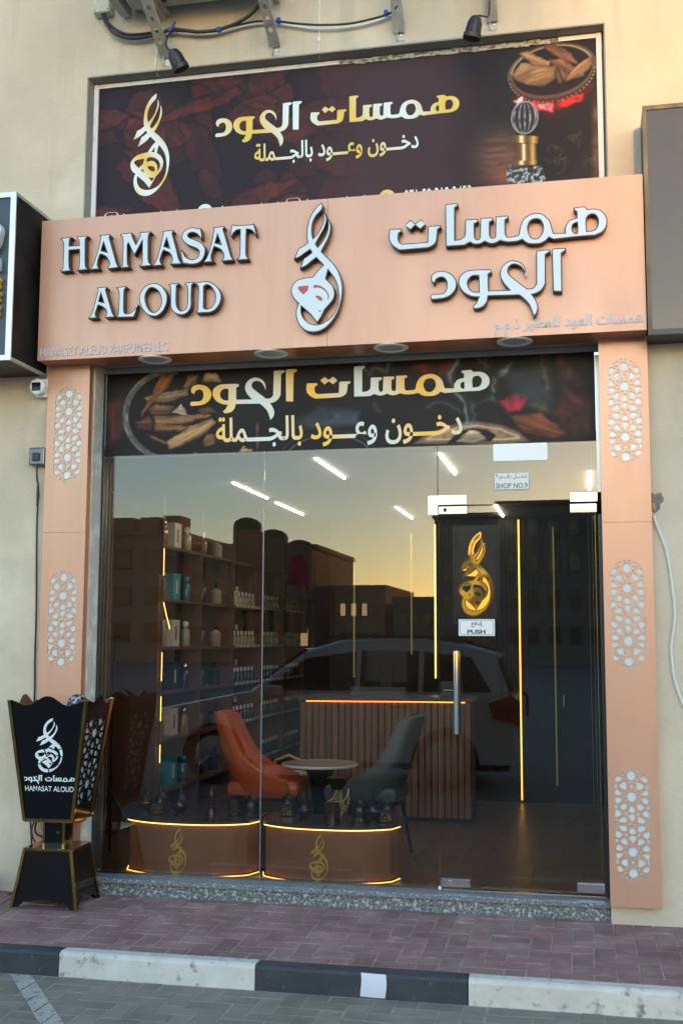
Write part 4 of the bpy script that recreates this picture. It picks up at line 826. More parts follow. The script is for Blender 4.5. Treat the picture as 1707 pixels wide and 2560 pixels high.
tag(ob('blank_white_plate', fill([rr(.361, 2.603, .308, .10, .010)], .002), M('plate_white2', (.70, .76, .78), rough=.25), None, (0, -.0012, 0)), 'blank white plate on the glass just under the printed film', 'plate')
em = thing('door_emblem', 'golden backlit calligraphic emblem seen in the door glass above the push sticker', 'emblem')
ob('emblem_front', logo_mesh(-.003, 2.142, .195, .475, .003), M('emblem_gold', (.85, .52, .08), (.25, .15, .03), 7, rough=.22, metal=1, lo=.46, hi=.54), em, (0, .055, 0))
GLOWM = M('amber_glow', (.3, .1, .01), rough=.5, emit=(1.0, .36, .03), strength=.40)
_p = xf(shape('logo'), .195/807, .475/2148, -.003-65*.195/807, 2.142+120*.475/2148)
ob('light_edge', fill([inset(_p[0], -.0065)]+[inset(q, .0045) for q in _p[1:2]], .002), GLOWM, em, (0, .060, 0))
MB().box((-.04, .064, 1.62), (.23, .068, 2.19)).build('emblem_board', M('emblem_board', (.006, .005, .005), rough=.3), em)
# ------------------------------------------------------------------ the room
RX0, RX1, RY1, FZ, CZ = -2.78, 1.75, 3.80, .12, 2.64
RXC, RY2 = -1.60, 6.0
fl = struct(MB().box((RX0, .076, -.1), (RX1, RY2, FZ-.012)).build('shop_floor', M('floor_bed', (.03, .025, .02), rough=.8)))
WOODT = M('floor_tile', (.15, .11, .08), (.10, .074, .053), 3, 8, .32, stretch=(9, 1.2, 1), rand=.12, rvar=.06)
tm = None; ty = .08; n_ = 0
while ty < RY2-.05:
    y1 = min(ty+.80, RY1) if ty < RY1-.01 else min(ty+.80, RY2); x = RX0-(.0 if n_ % 2 else .15)
    while x < (RX1 if ty < RY1-.01 else RXC):
        a, b = max(x+.001, RX0), min(x+.298, RX1 if ty < RY1-.01 else RXC)
        if b-a > .02: MB().box((a, ty+.001, FZ-.012), (b, y1-.001, FZ)).build('floor_tile', WOODT, fl)
        x += .30
    ty = y1; n_ += 1
WALLD = M('dark_wall', (.014, .010, .009), (.018, .013, .011), 2, rough=.5, spec=.3)
struct(MB().box((RX0, .012, CZ), (RX1, RY2, CZ+.06)).build('shop_ceiling', M('ceiling_paint', (.11, .11, .10), rough=.8)))
iw = thing('shop_interior_walls', 'dark interior walls of the shop behind the glass', 'wall')
MB().box((RX0-.1, .151, -.1), (RX0, RY2+.1, CZ+.06)).build('side_wall', WALLD, iw)
MB().box((RX1, .151, -.1), (RX1+.1, RY1+.1, CZ+.06)).build('side_wall', WALLD, iw)
MB().box((RXC, RY1, -.1), (RX1, RY1+.1, CZ+.06)).build('back_wall', WALLD, iw)
MB().box((RX0, RY2, -.1), (RXC, RY2+.1, CZ+.06)).build('back_wall', WALLD, iw)
MB().box((RXC, RY1+.101, -.1), (RXC+.1, RY2+.1, CZ+.06)).build('passage_wall', WALLD, iw)
MB().box((RX0, .152, CZ+.061), (RX1, RY2, CZ+.1)).build('roof_slab', WALLD, iw)
MB().box((-2.2095, .024, .14), (-2.204, .1505, 2.64)).build('dark_lining', WALLD, iw)
MB().box((RX0, .16, .0), (-2.212, .17, 3.2)).box((.813, .16, 0), (RX1, .17, 3.2)).build('return_wall', WALLD, iw)
SLAT = M('dark_slat', (.016, .011, .010), (.013, .009, .008), 4, rough=.45, spec=.25, stretch=(8, 8, .5), rand=.10)
k = 0; x = -.60
while x < RX1-.02:
    MB().box((x, RY1-.014, FZ), (x+.031, RY1-.0005, CZ-.001)).build('wall_slat', SLAT, iw); x += .0345
YLED = M('warm_led', (1, .7, .3), rough=.5, emit=(1.0, .56, .12), strength=.55)
YLED2 = M('amber_led', (1, .7, .3), rough=.5, emit=(1.0, .46, .05), strength=.45)
BRASS = M('brass_trim', (.55, .45, .16), rough=.3, metal=1)
DLED = M('dim_led', (.5, .4, .1), rough=.4, emit=(.9, .66, .2), strength=.010)
for i, (x, a, b, m, lb) in enumerate(((-.618, 1.19, 2.58, YLED, 'bright'), (.137, .14, 2.61, YLED2, 'full height amber'), (.442, .27, 2.54, DLED, 'dim'), (-1.367, 1.19, 2.29, DLED, 'dim'), (-.836, 1.4, 2.5, DLED, 'dim'))):
    t = thing('wall_light_strip', lb+' vertical light strip on the dark back wall, '+('above the reception desk end' if i == 0 else 'seen through the glass door' if i == 1 else 'right of the full height amber strip' if i == 2 else 'left of the monitor' if i == 3 else 'behind the monitor right side'), 'light strip', (x, RY1-.03, 0))
    MB().box((-.006, -.008, a), (.006, 0, b)).build('led', m, t); MB().box((-.010, .0005, a-.004), (.010, .007, b+.004)).build('channel', BRASS if m is not DLED else M('dull_channel', (.10, .08, .03), rough=.6), t)
MB().box((.50, RY1-.07, .95), (.52, RY1-.022, 1.06), .004).build('door_pull', CHROME, iw)
CLED = M('ceiling_led', (1, .95, .9), rough=.5, emit=(1.0, .84, .62), strength=9.5)
for i, (x, a, b) in enumerate(((-.895, .20, 1.07), (-1.722, 1.15, 2.05), (-1.728, 2.33, 3.24), (-.82, 2.80, 3.70), (-.125, .16, 1.01), (.005, 2.83, 3.68), (.755, 1.06, 1.96))):
    t = thing('ceiling_light', ['nearest left', 'front left', 'rear left', 'rear middle', 'nearest middle', 'rear right', 'right hand'][i]+' linear light in the shop ceiling', 'ceiling light', (x, 0, CZ), 0, 'linear ceiling lights')
    MB().box((-.0062, a, -.010), (.0062, b, -.002)).build('diffuser', CLED, t); MB().box((-.014, a-.004, -.0019), (.014, b+.004, 0)).build('housing', WHITEPL, t)
# shelving along the left wall
BROWN = M('brown_laminate', (.14, .062, .042), (.118, .052, .035), 2, rough=.42, stretch=(3, 3, .4))
SHX0, SHX1 = -2.775, -2.350
sh = thing('shelving_unit', 'tall brown perfume shelving along the left wall of the shop', 'shelf', (0, 0, 0))
BAYS = [1.47, 2.34, 3.22, 4.12, 4.98, 5.84]; LEV = [.418, .792, 1.139, 1.472, 1.832, 2.231]
for y in BAYS: MB().box((SHX0, y-.011, FZ), (SHX1, y+.011, 2.60)).build('upright_panel', BROWN, sh)
for i in range(5):
    for z in LEV+[.14]: MB().box((SHX0, BAYS[i]+.0115, z-.022), (SHX1-.002, BAYS[i+1]-.0115, z)).build('shelf_board', BROWN, sh)
MB().box((SHX0-.003, 1.46, FZ), (SHX0-.0005, 5.86, 2.6)).build('back_panel', BROWN, sh)
MB().box((SHX0, 1.40, FZ), (SHX1-.01, 1.458, 2.0)).build('end_panel', BROWN, sh)
LEDS = M('shelf_led', (1, .7, .3), rough=.5, emit=(1.0, .56, .10), strength=.5)
for a, b in ((2.00, 2.20), (1.22, 1.43), (.93, 1.11), (.63, .76)): MB().box((SHX1+.0005, 1.462, a), (SHX1+.0045, 1.469, b)).build('edge_light', LEDS, sh)
MB().tube([(SHX1+.006, 1.467, 1.80), (SHX1+.012, 1.467, 1.775), (SHX1+.030, 1.467, 1.70), (SHX1+.055, 1.467, 1.62), (SHX1+.058, 1.467, 1.60)], .004, 6).build('loose_light_strip', LEDS, sh)
def tint(c, a=.35): return M('perfume_glass', c, rough=.12, coat=.5)
AMB, TEAL, YEL, CLR, NAVY, MAUVE = tint((.22, .09, .02)), tint((.02, .12, .14)), tint((.20, .20, .05)), tint((.28, .29, .24)), tint((.01, .02, .06)), tint((.10, .04, .05))
CAPW, CAPB, CAPS = M('white_cap', (.7, .68, .62), rough=.3), M('blue_cap', (.03, .22, .50), rough=.25), CHROME
BOXW, BOXT, BOXK = M('white_carton', (.55, .54, .50), rough=.6), M('teal_carton', (.03, .30, .38), rough=.5), M('black_carton', (.012, .012, .018), rough=.5)
LABELP = M('paper_label', (.6, .6, .56), rough=.6)
names_c = {id(AMB): 'amber', id(TEAL): 'teal', id(YEL): 'yellow', id(CLR): 'clear', id(NAVY): 'navy', id(MAUVE): 'mauve'}
def bottle(x, y, z, h, r, body, cap, label, group=None, ball=True):
    t = thing('perfume_bottle', label, 'bottle', (x, y, z), 0, group)
    MB().lathe([(r*.96, 0), (r, h*.02), (r, h*.60), (r*.8, h*.66), (r*.38, h*.70), (r*.38, h*.74)], (0, 0, 0), 14).build('glass_body', body, t)
    if ball:
        rb = h*.13; c = h*.74+rb*.8
        MB().lathe([(max(rb*math.sin(PI*k/8), 1e-5), c-rb*math.cos(PI*k/8)) for k in range(9)], (0, 0, 0), 12).build('ball_cap', cap, t)
    else: MB().lathe([(r*.45, h*.74), (r*.45, h)], (0, 0, 0), 10).build('cap', cap, t)
    return t
def carton(x, y, z, w_, d, h, m, label):
    t = thing('perfume_box', label, 'box', (x, y, z)); MB().box((-w_/2, -d/2, 0), (w_/2, d/2, h), .002).build('carton', m, t)
    MB().box((w_/2+.0004, -d*.18, h*.25), (w_/2+.0014, d*.05, h*.75)).build('label_strip', LABELP if m is not BOXW else GINK, t); return t
bx_ = SHX1-.09; LN = ['lowest', 'second', 'third', 'fourth', 'fifth', 'top']
row = {5: (AMB, CAPS, BOXW, CLR, CAPW), 4: (AMB, CAPS, BOXT, TEAL, CAPB), 3: (CLR, CAPW, BOXW, CLR, CAPW), 2: (NAVY, CAPS, BOXK, NAVY, CAPS), 1: (YEL, CAPS, BOXW, YEL, CAPS), 0: (TEAL, CAPB, BOXT, TEAL, CAPB)}
for lv, (b1, c1, bxm, b2, c2) in row.items():
    z = LEV[lv]+.0005; s = LN[lv]+' shelf of the nearest bay'
    cn = 'white' if bxm is BOXW else 'teal' if bxm is BOXT else 'black'
    bottle(bx_+.03, 1.60, z, .205, .036, b1, c1, names_c[id(b1)]+' perfume bottle nearest the window on the '+s)
    carton(bx_-.05, 1.69, z, .10, .13, .205, bxm, cn+' carton behind the first bottle on the '+s)
    carton(bx_-.02, 1.93, z, .10, .15, .205, bxm, cn+' carton standing mid shelf on the '+s)
    bottle(bx_+.02, 2.16, z, .205, .036, b2, c2, names_c[id(b2)]+' perfume bottle right of the cartons on the '+s)
    bottle(bx_, 2.62, z, .20, .034, MAUVE if lv % 2 else NAVY, GOLD, 'dark perfume bottle with gold cap in the middle bay, '+LN[lv]+' shelf, left one', None, False)
    bottle(bx_, 2.98, z, .19, .05, CLR if lv > 2 else NAVY, GOLD, 'gold capped perfume flask in the middle bay, '+LN[lv]+' shelf, right one', None, False)
ORD = ['first', 'second', 'third', 'fourth', 'fifth', 'sixth', 'seventh', 'eighth', 'ninth', 'tenth']
BN = ['third', 'fourth', 'fifth']
TRW = M('sample_tray', (.60, .60, .55), rough=.5)
for bi, y0 in enumerate((3.22, 4.12, 4.98)):
    for lv in range(0, 5):
        z = LEV[lv]+.0005; where = '%s shelf, %s bay' % (LN[lv], BN[bi])
        for k in range(7):
            bottle(SHX1-.06, y0+.10+k*.115, z, .135, .026, NAVY if lv < 3 else CLR, CAPW, 'small white capped bottle, %s from left, front row, %s' % (ORD[k], where), 'small bottles in the far bays', False)
        for k in range(5):
            bottle(SHX1-.20, y0+.12+k*.15, z, .20, .030, MAUVE if (lv+k) % 3 else AMB, GOLD if k % 2 else CAPW, 'taller perfume bottle, %s from left, back row, %s' % (ORD[k], where), 'tall bottles in the far bays', False)
        t = thing('label_rail', 'pale label rail along the edge of the '+where, 'label rail', (SHX1+.002, y0+.45, z-.012))
        for k in range(7): MB().box((0, -.38+k*.115, -.002), (.003, -.31+k*.115, .024)).build('price_label', TRW, t)
# window plinths
PLB = M('plinth_laminate', (.34, .16, .085), (.28, .13, .07), 3, rough=.28, coat=.25)
PTOP = M('plinth_top', (.06, .045, .04), (.09, .07, .06), 6, rough=.22)
def plinth(x0, x1, label):
    t = thing('display_plinth', label, 'display plinth', (0, 0, 0)); cx = (x0+x1)/2; h = (x1-x0)/2; yb, yf, ye = .50, .055, .20
    def outline(o=0):
        P = []
        for k in range(25):
            u = -1+k/12; P.append((cx+u*(h+o), yf-o+(ye-yf)*abs(u)**2.6+((.08)*max(0, (abs(u)-.9)/.1)**2)))
        return P+[(x1+o, yb), (x0-o, yb)]
    MB().prism(outline(-.012), FZ+.022, .425).build('curved_body', PLB, t)
    MB().prism(outline(.004), .4335, .452).build('plinth_top', PTOP, t)
    F = outline(-.001)[:25]; c = MB()
    for z, nm, f0, f1 in ((.4292, 'upper_light', 0, 25), (FZ+.012, 'lower_light_left', 0, 8), (FZ+.012, 'lower_light_right', 17, 25)):
        MB().tube([(x, y-.001, z) for x, y in F[f0:f1]], .0034, 6).build('edge_light', YLED2 if 'lower' in nm else YLED, t)
    MB().prism(outline(-.03), FZ+.0005, FZ+.021).build('recessed_base', BLACKM, t)
    sx = .112/807; me = fill(xf(shape('logo'), sx, .265/2148, cx-.025-468*sx, .405+120*.265/2148), .002)
    for v in me.vertices:
        u = (v.co.x-cx)/(h-.012); v.co.y += yf+.012-.002+(ye-yf)*abs(u)**2.6
    ob('emblem', me, GOLDM, t); return t
plinth(-2.085, -1.245, 'left curved brown display plinth with gold emblem behind the window glass')
plinth(-1.222, -.384, 'right curved brown display plinth with gold emblem behind the window glass')
# incense burners and lanterns on the plinths
PB = M('burner_black', (.014, .013, .016), rough=.3, coat=.3); PBR = M('burner_bronze', (.09, .065, .03), (.03, .02, .015), 60, rough=.4, metal=.7, lo=.45, hi=.5)
PR = M('burner_maroon', (.055, .008, .010), rough=.25, coat=.5); PGO = M('burner_gold', (.42, .27, .07), (.06, .03, .01), 90, rough=.35, metal=.9, lo=.45, hi=.5)
def bakhoor(x, y, kind, label):
    t = thing('incense_pot', label, 'incense burner', (x, y, .4525))
    if kind == 'teardrop':
        MB().lathe([(.034, 0), (.036, .01), (.026, .02)], n=16).build('foot', PGO, t)
        MB().lathe([(.026, .0202), (.046, .045), (.050, .07), (.040, .10), (.018, .125), (.006, .15), (.002, .20)], n=18).build('lid', PBR if x < -1.95 else PB, t)
        MB().lathe([(.0505, .062), (.0515, .066), (.0505, .070)], n=18).build('band', PGO, t)
    elif kind == 'lantern':
        MB().box((-.045, -.045, 0), (.045, .045, .075), .004).build('lantern_body', PB, t)
        MB().box((-.030, -.0475, .008), (.030, -.0455, .066)).build('pierced_plate', PGO, t)
        MB().lathe([(.046, .0755), (.042, .10), (.026, .122), (.006, .132), (.004, .155)], n=16).build('dome', PB, t)
        MB().lathe([(.001, .156), (.007, .160), (.001, .166)], n=8).build('finial', GOLD, t)
    elif kind == 'cylinder':
        MB().lathe([(.048, 0), (.048, .105), (.042, .105), (.042, .09), (.001, .09)], n=24).build('cup', PBR if x < -1 else PR, t)
        MB().lathe([(.056, -.0), (.056, .004)], n=24).build('saucer', PB, t)
        MB().lathe([(.0485, .04), (.0495, .044), (.0485, .048)], n=24).build('band', PGO if x < -1 else PR, t)
    elif kind == 'dome':
        MB().lathe([(.048, 0), (.046, .03), (.048, .05), (.046, .08), (.036, .105), (.015, .122), (.004, .13), (.003, .15)], n=20).build('dome_body', PB, t)
        MB().lathe([(.0485, .008), (.0495, .014), (.0485, .022)], n=20).build('gold_band', PGO, t)
    else:
        MB().lathe([(.034, 0), (.032, .04), (.020, .06), (.024, .10), (.030, .13), (.018, .16), (.006, .185)], n=18).build('vase', PR, t)
        MB().lathe([(.033, .052), (.036, .056), (.033, .060)], n=18).build('band', PBR, t)
    return t
bakhoor(-1.985, .30, 'teardrop', 'bronze pierced teardrop incense pot at the far left of the left plinth')
bakhoor(-1.88, .27, 'lantern', 'black square lantern with gold pierced sides on the left plinth')
bakhoor(-1.732, .22, 'teardrop', 'black teardrop incense pot with gold band, mid left plinth')
bakhoor(-1.551, .28, 'vase', 'maroon slender incense vase on the left plinth')
bakhoor(-1.395, .26, 'cylinder', 'bronze cylindrical pierced incense cup on the left plinth')
bakhoor(-1.31, .32, 'dome', 'small black domed incense pot at the right end of the left plinth')
bakhoor(-1.10, .40, 'lantern', 'dark square box lantern at the left end of the right plinth')
bakhoor(-.957, .24, 'teardrop', 'gold pierced spire incense pot on the right plinth')
bakhoor(-.787, .23, 'cylinder', 'maroon round incense cup in front of the gold branched holder')
bakhoor(-.625, .26, 'dome', 'black domed incense pot right of the gold branched holder')
bakhoor(-.546, .28, 'teardrop', 'black teardrop pot with gold foot near the right end of the right plinth')
bakhoor(-.462, .29, 'lantern', 'copper square lantern with crescent finial at the right plinth end')
bt = thing('branched_holder', 'black square cup on a gold branching stand on the right plinth', 'incense burner', (-.775, .34, .4525))
MB().frustum((0, 0), .030, .030, .175, .058, .058, .245).build('square_cup', PB, bt)
g = MB(); rg = random.Random(3)
for k in range(5):
    p = [(rg.uniform(-.05, .05), rg.uniform(-.02, .02), .0)]
    while p[-1][2] < .165: q = p[-1]; p.append((max(-.06, min(.06, q[0]+rg.uniform(-.03, .03))), q[1]+rg.uniform(-.008, .008), q[2]+.025))
    g.tube(p, .0035, 5)
for k in range(6): z = .06+.017*k; g.tube([(-.05+.01*k, 0, z), (0, .005, z+.012), (.05-.006*k, 0, z-.004)], .003, 5)
g.build('gold_branches', M('branch_gold', (.85, .62, .20), rough=.35, metal=.4), bt)
# seating and table
ORL = M('orange_leather', (.58, .12, .032), (.50, .10, .026), 5, rough=.38); TLL = M('slate_leather', (.060, .088, .10), (.07, .10, .115), 5, rough=.42)
LEGM = M('black_metal', (.012, .013, .016), rough=.35, metal=.4)
def chair(loc, rz, m, label, piping=None):
    t = thing('lounge_chair', label, 'chair', loc, rz)
    # local +x is where the sitter looks; the shell is a stack of U-shaped sections: z, front edge x, back x, half width
    lev = [(.350, .14, -.10, .17), (.362, .20, -.15, .21), (.395, .235, -.175, .235), (.44, .235, -.19, .25), (.475, .215, -.197, .252), (.505, .13, -.207, .252), (.54, .045, -.218, .248), (.59, -.035, -.232, .24), (.65, -.085, -.25, .228), (.72, -.125, -.27, .212), (.79, -.158, -.292, .198), (.86, -.185, -.312, .184), (.895, -.205, -.320, .170), (.912, -.245, -.322, .14)]
    n = 21; v = []; f = []; edge = [[], []]
    for z, xf_, xb, w_ in lev:
        for side in (0, 1):
            for k in range(n):
                a_ = -PI/2+PI*k/(n-1); c = max(math.cos(a_), 0)**.55; s_ = math.copysign(abs(math.sin(a_))**.8, math.sin(a_))
                q = .030 if side else 0
                v.append((xf_+(xb+q-xf_)*c, s_*(w_-q*.8), z+(.008 if side else 0)))
        for e in (0, 1): edge[e].append((xf_+.002, (-1 if e == 0 else 1)*(w_-.010), z+.003))
    R_ = 2*n
    for i in range(len(lev)-1):
        for k in range(n-1):
            a_ = i*R_+k; f.append((a_, a_+1, a_+R_+1, a_+R_)); a_ += n; f.append((a_+R_, a_+R_+1, a_+1, a_))
        for k in (0, n-1): a_ = i*R_+k; f.append((a_, a_+R_, a_+R_+n, a_+n))
    for i in (0, len(lev)-1):
        for k in range(n-1): a_ = i*R_+k; f.append((a_, a_+n, a_+n+1, a_+1))
    sm = MB(); sm.add(v, f, True); sm.build('shell', m, t)
    cu = MB().box((-.19, -.205, .366), (.30, .205, .470), .035); cu.sm = [True]*len(cu.f); cu.build('seat_cushion', m, t)
    if piping:
        for e in (0, 1): MB().tube(edge[e][2:], .0045, 5).build('piping', piping, t)
    MB().box((-.16, -.17, .338), (.24, .17, .349)).build('seat_frame', LEGM, t)
    for sx, sy in ((.2, .17), (.2, -.17), (-.14, .17), (-.14, -.17)):
        MB().tube([(sx, sy, .337), (sx*1.4, sy*1.2, .001)], [.015, .009], 8).build('leg', LEGM, t)
    return t
chair((-1.475, 1.10, FZ), math.radians(3), ORL, 'orange leather shell chair left of the round table')
chair((-.665, 1.00, FZ), math.radians(176), TLL, 'slate grey shell chair with red piping right of the round table', M('red_piping', (.30, .03, .015), rough=.4))
t = thing('round_table', 'small round pedestal table with pale top between the two shell chairs', 'table', (-1.09, 1.22, FZ))
MB().lathe([(.001, .548), (.262, .548), (.268, .556), (.262, .566), (.001, .566)], n=48).build('table_top', M('table_top', (.78, .78, .76), (.66, .66, .65), 7, rough=.15, coat=.5), t)
MB().lathe([(.16, 0), (.15, .012), (.06, .05), (.045, .2), (.05, .35), (.09, .50), (.12, .546)], n=28).build('pedestal', LEGM, t)
MB().lathe([(.0465, .10), (.0475, .10), (.0465, .18)], n=24).build('gold_collar', BRASS, t)
# things behind the table: white basket with yellow handle
t = thing('shopping_basket', 'small white basket with yellow handle standing behind the round table', 'basket', (-1.45, 1.75, FZ))
MB().frustum((0, 0), .10, .08, .28, .15, .11, .44).box((-.02, -.02, 0), (.02, .02, .28)).build('basket_body', WHITEPL, t)
MB().tube([(-.12, 0, .44), (-.10, 0, .52), (0, 0, .56), (.10, 0, .52), (.12, 0, .44)], .010, 8).build('handle', M('yellow_plastic', (.55, .36, .02), rough=.4), t)
# reception desk
dk = thing('reception_desk', 'curved reception desk clad in brown vertical slats with orange light under the top', 'desk')
DSL = M('desk_slat', (.21, .11, .07), (.165, .082, .052), 5, rough=.4, stretch=(6, 6, .4), rand=.15)
def dy(x): return 2.40+.10*(1/(1+math.exp(-(x+.95)/.12)))
x = -1.527; i = 0
while x < -.19:
    wd = .044; ym = dy(x)
    MB().box((x, ym, FZ+.03), (x+wd, ym+.02, 1.035), .003).build('desk_slat', DSL, dk)
    x += wd+(.010 if i % 2 else .006); i += 1
XE = x
T_ = []
for k in range(24): xx = -1.54+(XE+.01+1.54)*k/23; T_.append((xx, dy(xx)-.012))
MB().prism(T_+[(XE+.01, 2.95), (-1.54, 2.95)], 1.050, 1.078).build('desk_top', M('desk_top', (.09, .075, .065), rough=.3), dk)
MB().prism([(a, b+.045) for a, b in T_]+[(XE-.01, 2.9), (-1.52, 2.9)], FZ, 1.0495).build('desk_carcass', M('desk_carcass', (.03, .018, .014), rough=.6), dk)
MB().tube([(a, b+.008, 1.043) for a, b in T_[1:-1]], .0035, 6).build('under_light', M('orange_led', (1, .4, .1), rough=.5, emit=(1.0, .17, .012), strength=1.3), dk)
t = thing('monitor', 'black sales monitor seen from behind on the reception desk', 'monitor', (-.88, 2.72, 1.0785))
MB().box((-.17, -.02, .10), (.17, .015, .36), .008).build('screen_housing', BLACKM, t); MB().box((-.05, -.035, .03), (.05, -.021, .25), .006).build('neck', BLACKM, t); MB().box((-.11, -.08, 0), (.11, .08, .02), .004).build('foot', BLACKM, t)
t = thing('printer', 'grey receipt printer beside the monitor on the reception desk', 'printer', (-.35, 2.70, 1.0785))
MB().box((-.09, -.07, 0), (.09, .07, .12), .012).build('printer_body', M('printer_grey', (.06, .07, .08), rough=.4), t); MB().box((-.06, -.072, .05), (.06, -.0705, .058)).build('paper_slot', WHITEPL, t)
t = thing('desk_tray', 'low grey organiser tray left of the printer on the desk', 'tray', (-.92, 2.52, 1.0785))
MB().box((-.22, -.04, 0), (.22, .04, .012)).box((-.22, -.04, .012), (.22, -.034, .075)).box((-.22, .034, .012), (.22, .04, .075)).build('tray_body', M('tray_grey', (.05, .06, .06), rough=.4), t)
# tripod, bead chains
t = thing('tripod_stand', 'black light stand tripod left of the left plinth', 'tripod', (-2.36, .62, FZ))
MB().tube([(0, 0, .03), (0, 0, 1.42)], .009, 8).build('pole', BLACKM, t)
for z in (.50, .85, 1.15): MB().lathe([(.015, z-.015), (.015, z+.015)], n=10).build('collar', BLACKM, t)
MB().tube([(-.05, 0, 1.42), (.05, 0, 1.42)], .012, 8).build('head', BLACKM, t)
for k in range(3):
    a = 2*PI*k/3+.5; MB().tube([(0, 0, .42), (.21*math.cos(a), .21*math.sin(a), .004)], .009, 8).build('leg', BLACKM, t); MB().tube([(0, 0, .18), (.12*math.cos(a), .12*math.sin(a), .18)], .005, 6).build('brace', BLACKM, t)
BEAD = M('bead_chain', (.45, .45, .45), rough=.35, metal=.6)
def bead_chain(x, y, z0, z1, label):
    t = thing('blind_chain', label, 'chain', (x, y, 0)); m = MB(); z = z0
    while z < z1:
        for q in (-.011, .011): m.add([(q+.0022*a, .0022*b, z+.0022*c) for a, b, c in ((1,0,0),(-1,0,0),(0,1,0),(0,-1,0),(0,0,1),(0,0,-1))], [(0,2,4),(2,1,4),(1,3,4),(3,0,4),(2,0,5),(1,2,5),(3,1,5),(0,3,5)])
        z += .0085
    o = m.build('beads', BEAD, t); o['kind'] = 'stuff'
    MB().tube([(-.011, 0, z1), (-.011, 0, z0), (-.006, 0, z0-.008), (0, 0, z0-.011), (.006, 0, z0-.008), (.011, 0, z0), (.011, 0, z1)], .0008, 4).build('cord', BEAD, t)
bead_chain(-2.158, .05, .33, 2.62, 'long looped bead chain of a blind at the left edge of the glass')
bead_chain(.745, .05, .60, 2.62, 'looped bead chain of a blind at the right edge of the glass')
t = thing('edge_light_strip', 'thin golden light strip inside the left edge of the shop glass', 'light strip', (-2.183, .03, 0))
MB().box((-.0013, -.003, .6), (.0013, .003, 2.62)).build('strip', BRASS, t)
t = thing('edge_light_strip', 'thin golden strip inside the right edge of the shop glass', 'light strip', (.772, .03, 0))
MB().box((-.0015, -.003, .25), (.0015, .003, 2.25)).build('strip', BRASS, t)
# ------------------------------------------------------------------ incense burner stand by the left column
ib = thing('incense_burner_stand', 'tall black and gold incense burner shaped stand with white emblem by the left column', 'stand', (-2.262, -.345, .035), math.radians(2))
def side(u, w0, w1, z0, z1, x, z): return None
TW, TD, BW, BD, CZ0, CZ1 = .214, .185, .133, .125, .475, 1.145
def cup_pt(face, u, v, out=0.0):
    """u in -1..1 across, v in 0..1 up, on the sloping face of the cup"""
    hw = BW+(TW-BW)*v; hd = BD+(TD-BD)*v; z = CZ0+(CZ1-CZ0)*v
    if face == 'front': return (u*hw, -hd-out, z)
    if face == 'back': return (-u*hw, hd+out, z)
    if face == 'right': return (hw+out, u*hd, z)
    return (-hw-out, -u*hd, z)
def wave(u): return 1.0+.030*math.cos(u*PI*2)*(1 if abs(u) < .5 else 1)-.012+.018*math.cos(u*PI)
for face in ('front', 'back', 'left'):
    v = []; f = []; n = 24
    for o_ in (0, -.006):
        for k in range(n+1):
            u = -1+2*k/n; v.append(cup_pt(face, u, 0, o_)); v.append(cup_pt(face, u, wave(u), o_))
    h = 2*(n+1)
    for k in range(n):
        a = 2*k; f += [(a, a+2, a+3, a+1), (a+h+1, a+h+3, a+h+2, a+h), (a+1, a+3, a+h+3, a+h+1), (a+h, a+h+2, a+2, a)]
    MB().add(v, f).build('cup_panel', BLACKG, ib)
# right cup panel: pierced lattice, white sheet behind
def warp(me, face, out, vmap):
    for q in me.vertices:
        u, vv = vmap(q.co.x, q.co.z); p = cup_pt(face, u, vv, out-q.co.y); q.co = p
    me.update(); return me
def remap(x, z): return x, z
lat = []
for dx in (-.178, 0, .178):
    for A in PAT:
        cx_ = sum(p[0] for p in A)/len(A); cz_ = sum(p[1] for p in A)/len(A)
        if abs(cx_) > .0885: continue
        B_ = [((p[0]+dx)/.115, .50+p[1]/.66) for p in A]
        if all(abs(p[0]) < .88 for p in B_) and all(.12 < p[1] < .86 for p in B_): lat.append(B_)
top = [(-1+2*k/24, wave(-1+2*k/24)) for k in range(25)]
me = fill([[(1, 0), (1, .25), (1, .5), (1, .75)]+top[::-1]+[(-1, .75), (-1, .5), (-1, .25), (-1, 0)]]+lat, .004)
ob('pierced_panel', warp(me, 'right', 0, remap), BLACKG, ib)
me = fill([[(-.92, .08), (.92, .08), (.92, .90), (-.92, .90)]], .001); ob('white_sheet', warp(me, 'right', -.010, remap), ACRYL, ib)
# frame angles
def bar(nm, a, b, w_, m=GOLD, par=ib):
    a = Vector(a); b = Vector(b); d = (b-a).normalized(); x = Vector((1, 0, 0)) if abs(d.x) < .9 else Vector((0, 1, 0)); s_ = (x-d*x.dot(d)).normalized()*w_; t_ = d.cross(s_).normalized()*w_
    v = [p+i*s_+j*t_ for p in (a, b) for i, j in ((-1, -1), (1, -1), (1, 1), (-1, 1))]
    return MB().add([tuple(q) for q in v], [(3,2,1,0),(4,5,6,7),(0,1,5,4),(1,2,6,5),(2,3,7,6),(3,0,4,7)]).build(nm, m, par)
for sx in (-1, 1):
    for sy in (-1, 1):
        bar('corner_trim', (sx*BW, sy*BD, CZ0), (sx*TW, sy*TD, CZ1), .0085)
for a, b in (((-BW, -BD), (BW, -BD)), ((BW, -BD), (BW, BD)), ((-BW, -BD), (-BW, BD)), ((-BW, BD), (BW, BD))): bar('lower_trim', (*a, CZ0), (*b, CZ0), .008)
MB().box((-.125, -.117, CZ0+.004), (.125, .117, CZ0+.012)).build('cup_floor', BLACKM, ib)
BT, BZ0, BZ1 = (.130, .120), .004, .315
MB().box((-.055, -.05, .322), (.055, .05, CZ0-.001)).build('neck', BLACKG, ib)
for sx in (-1, 1):
    for sy in (-1, 1): bar('neck_trim', (sx*.055, sy*.05, .322), (sx*.055, sy*.05, CZ0-.002), .006)
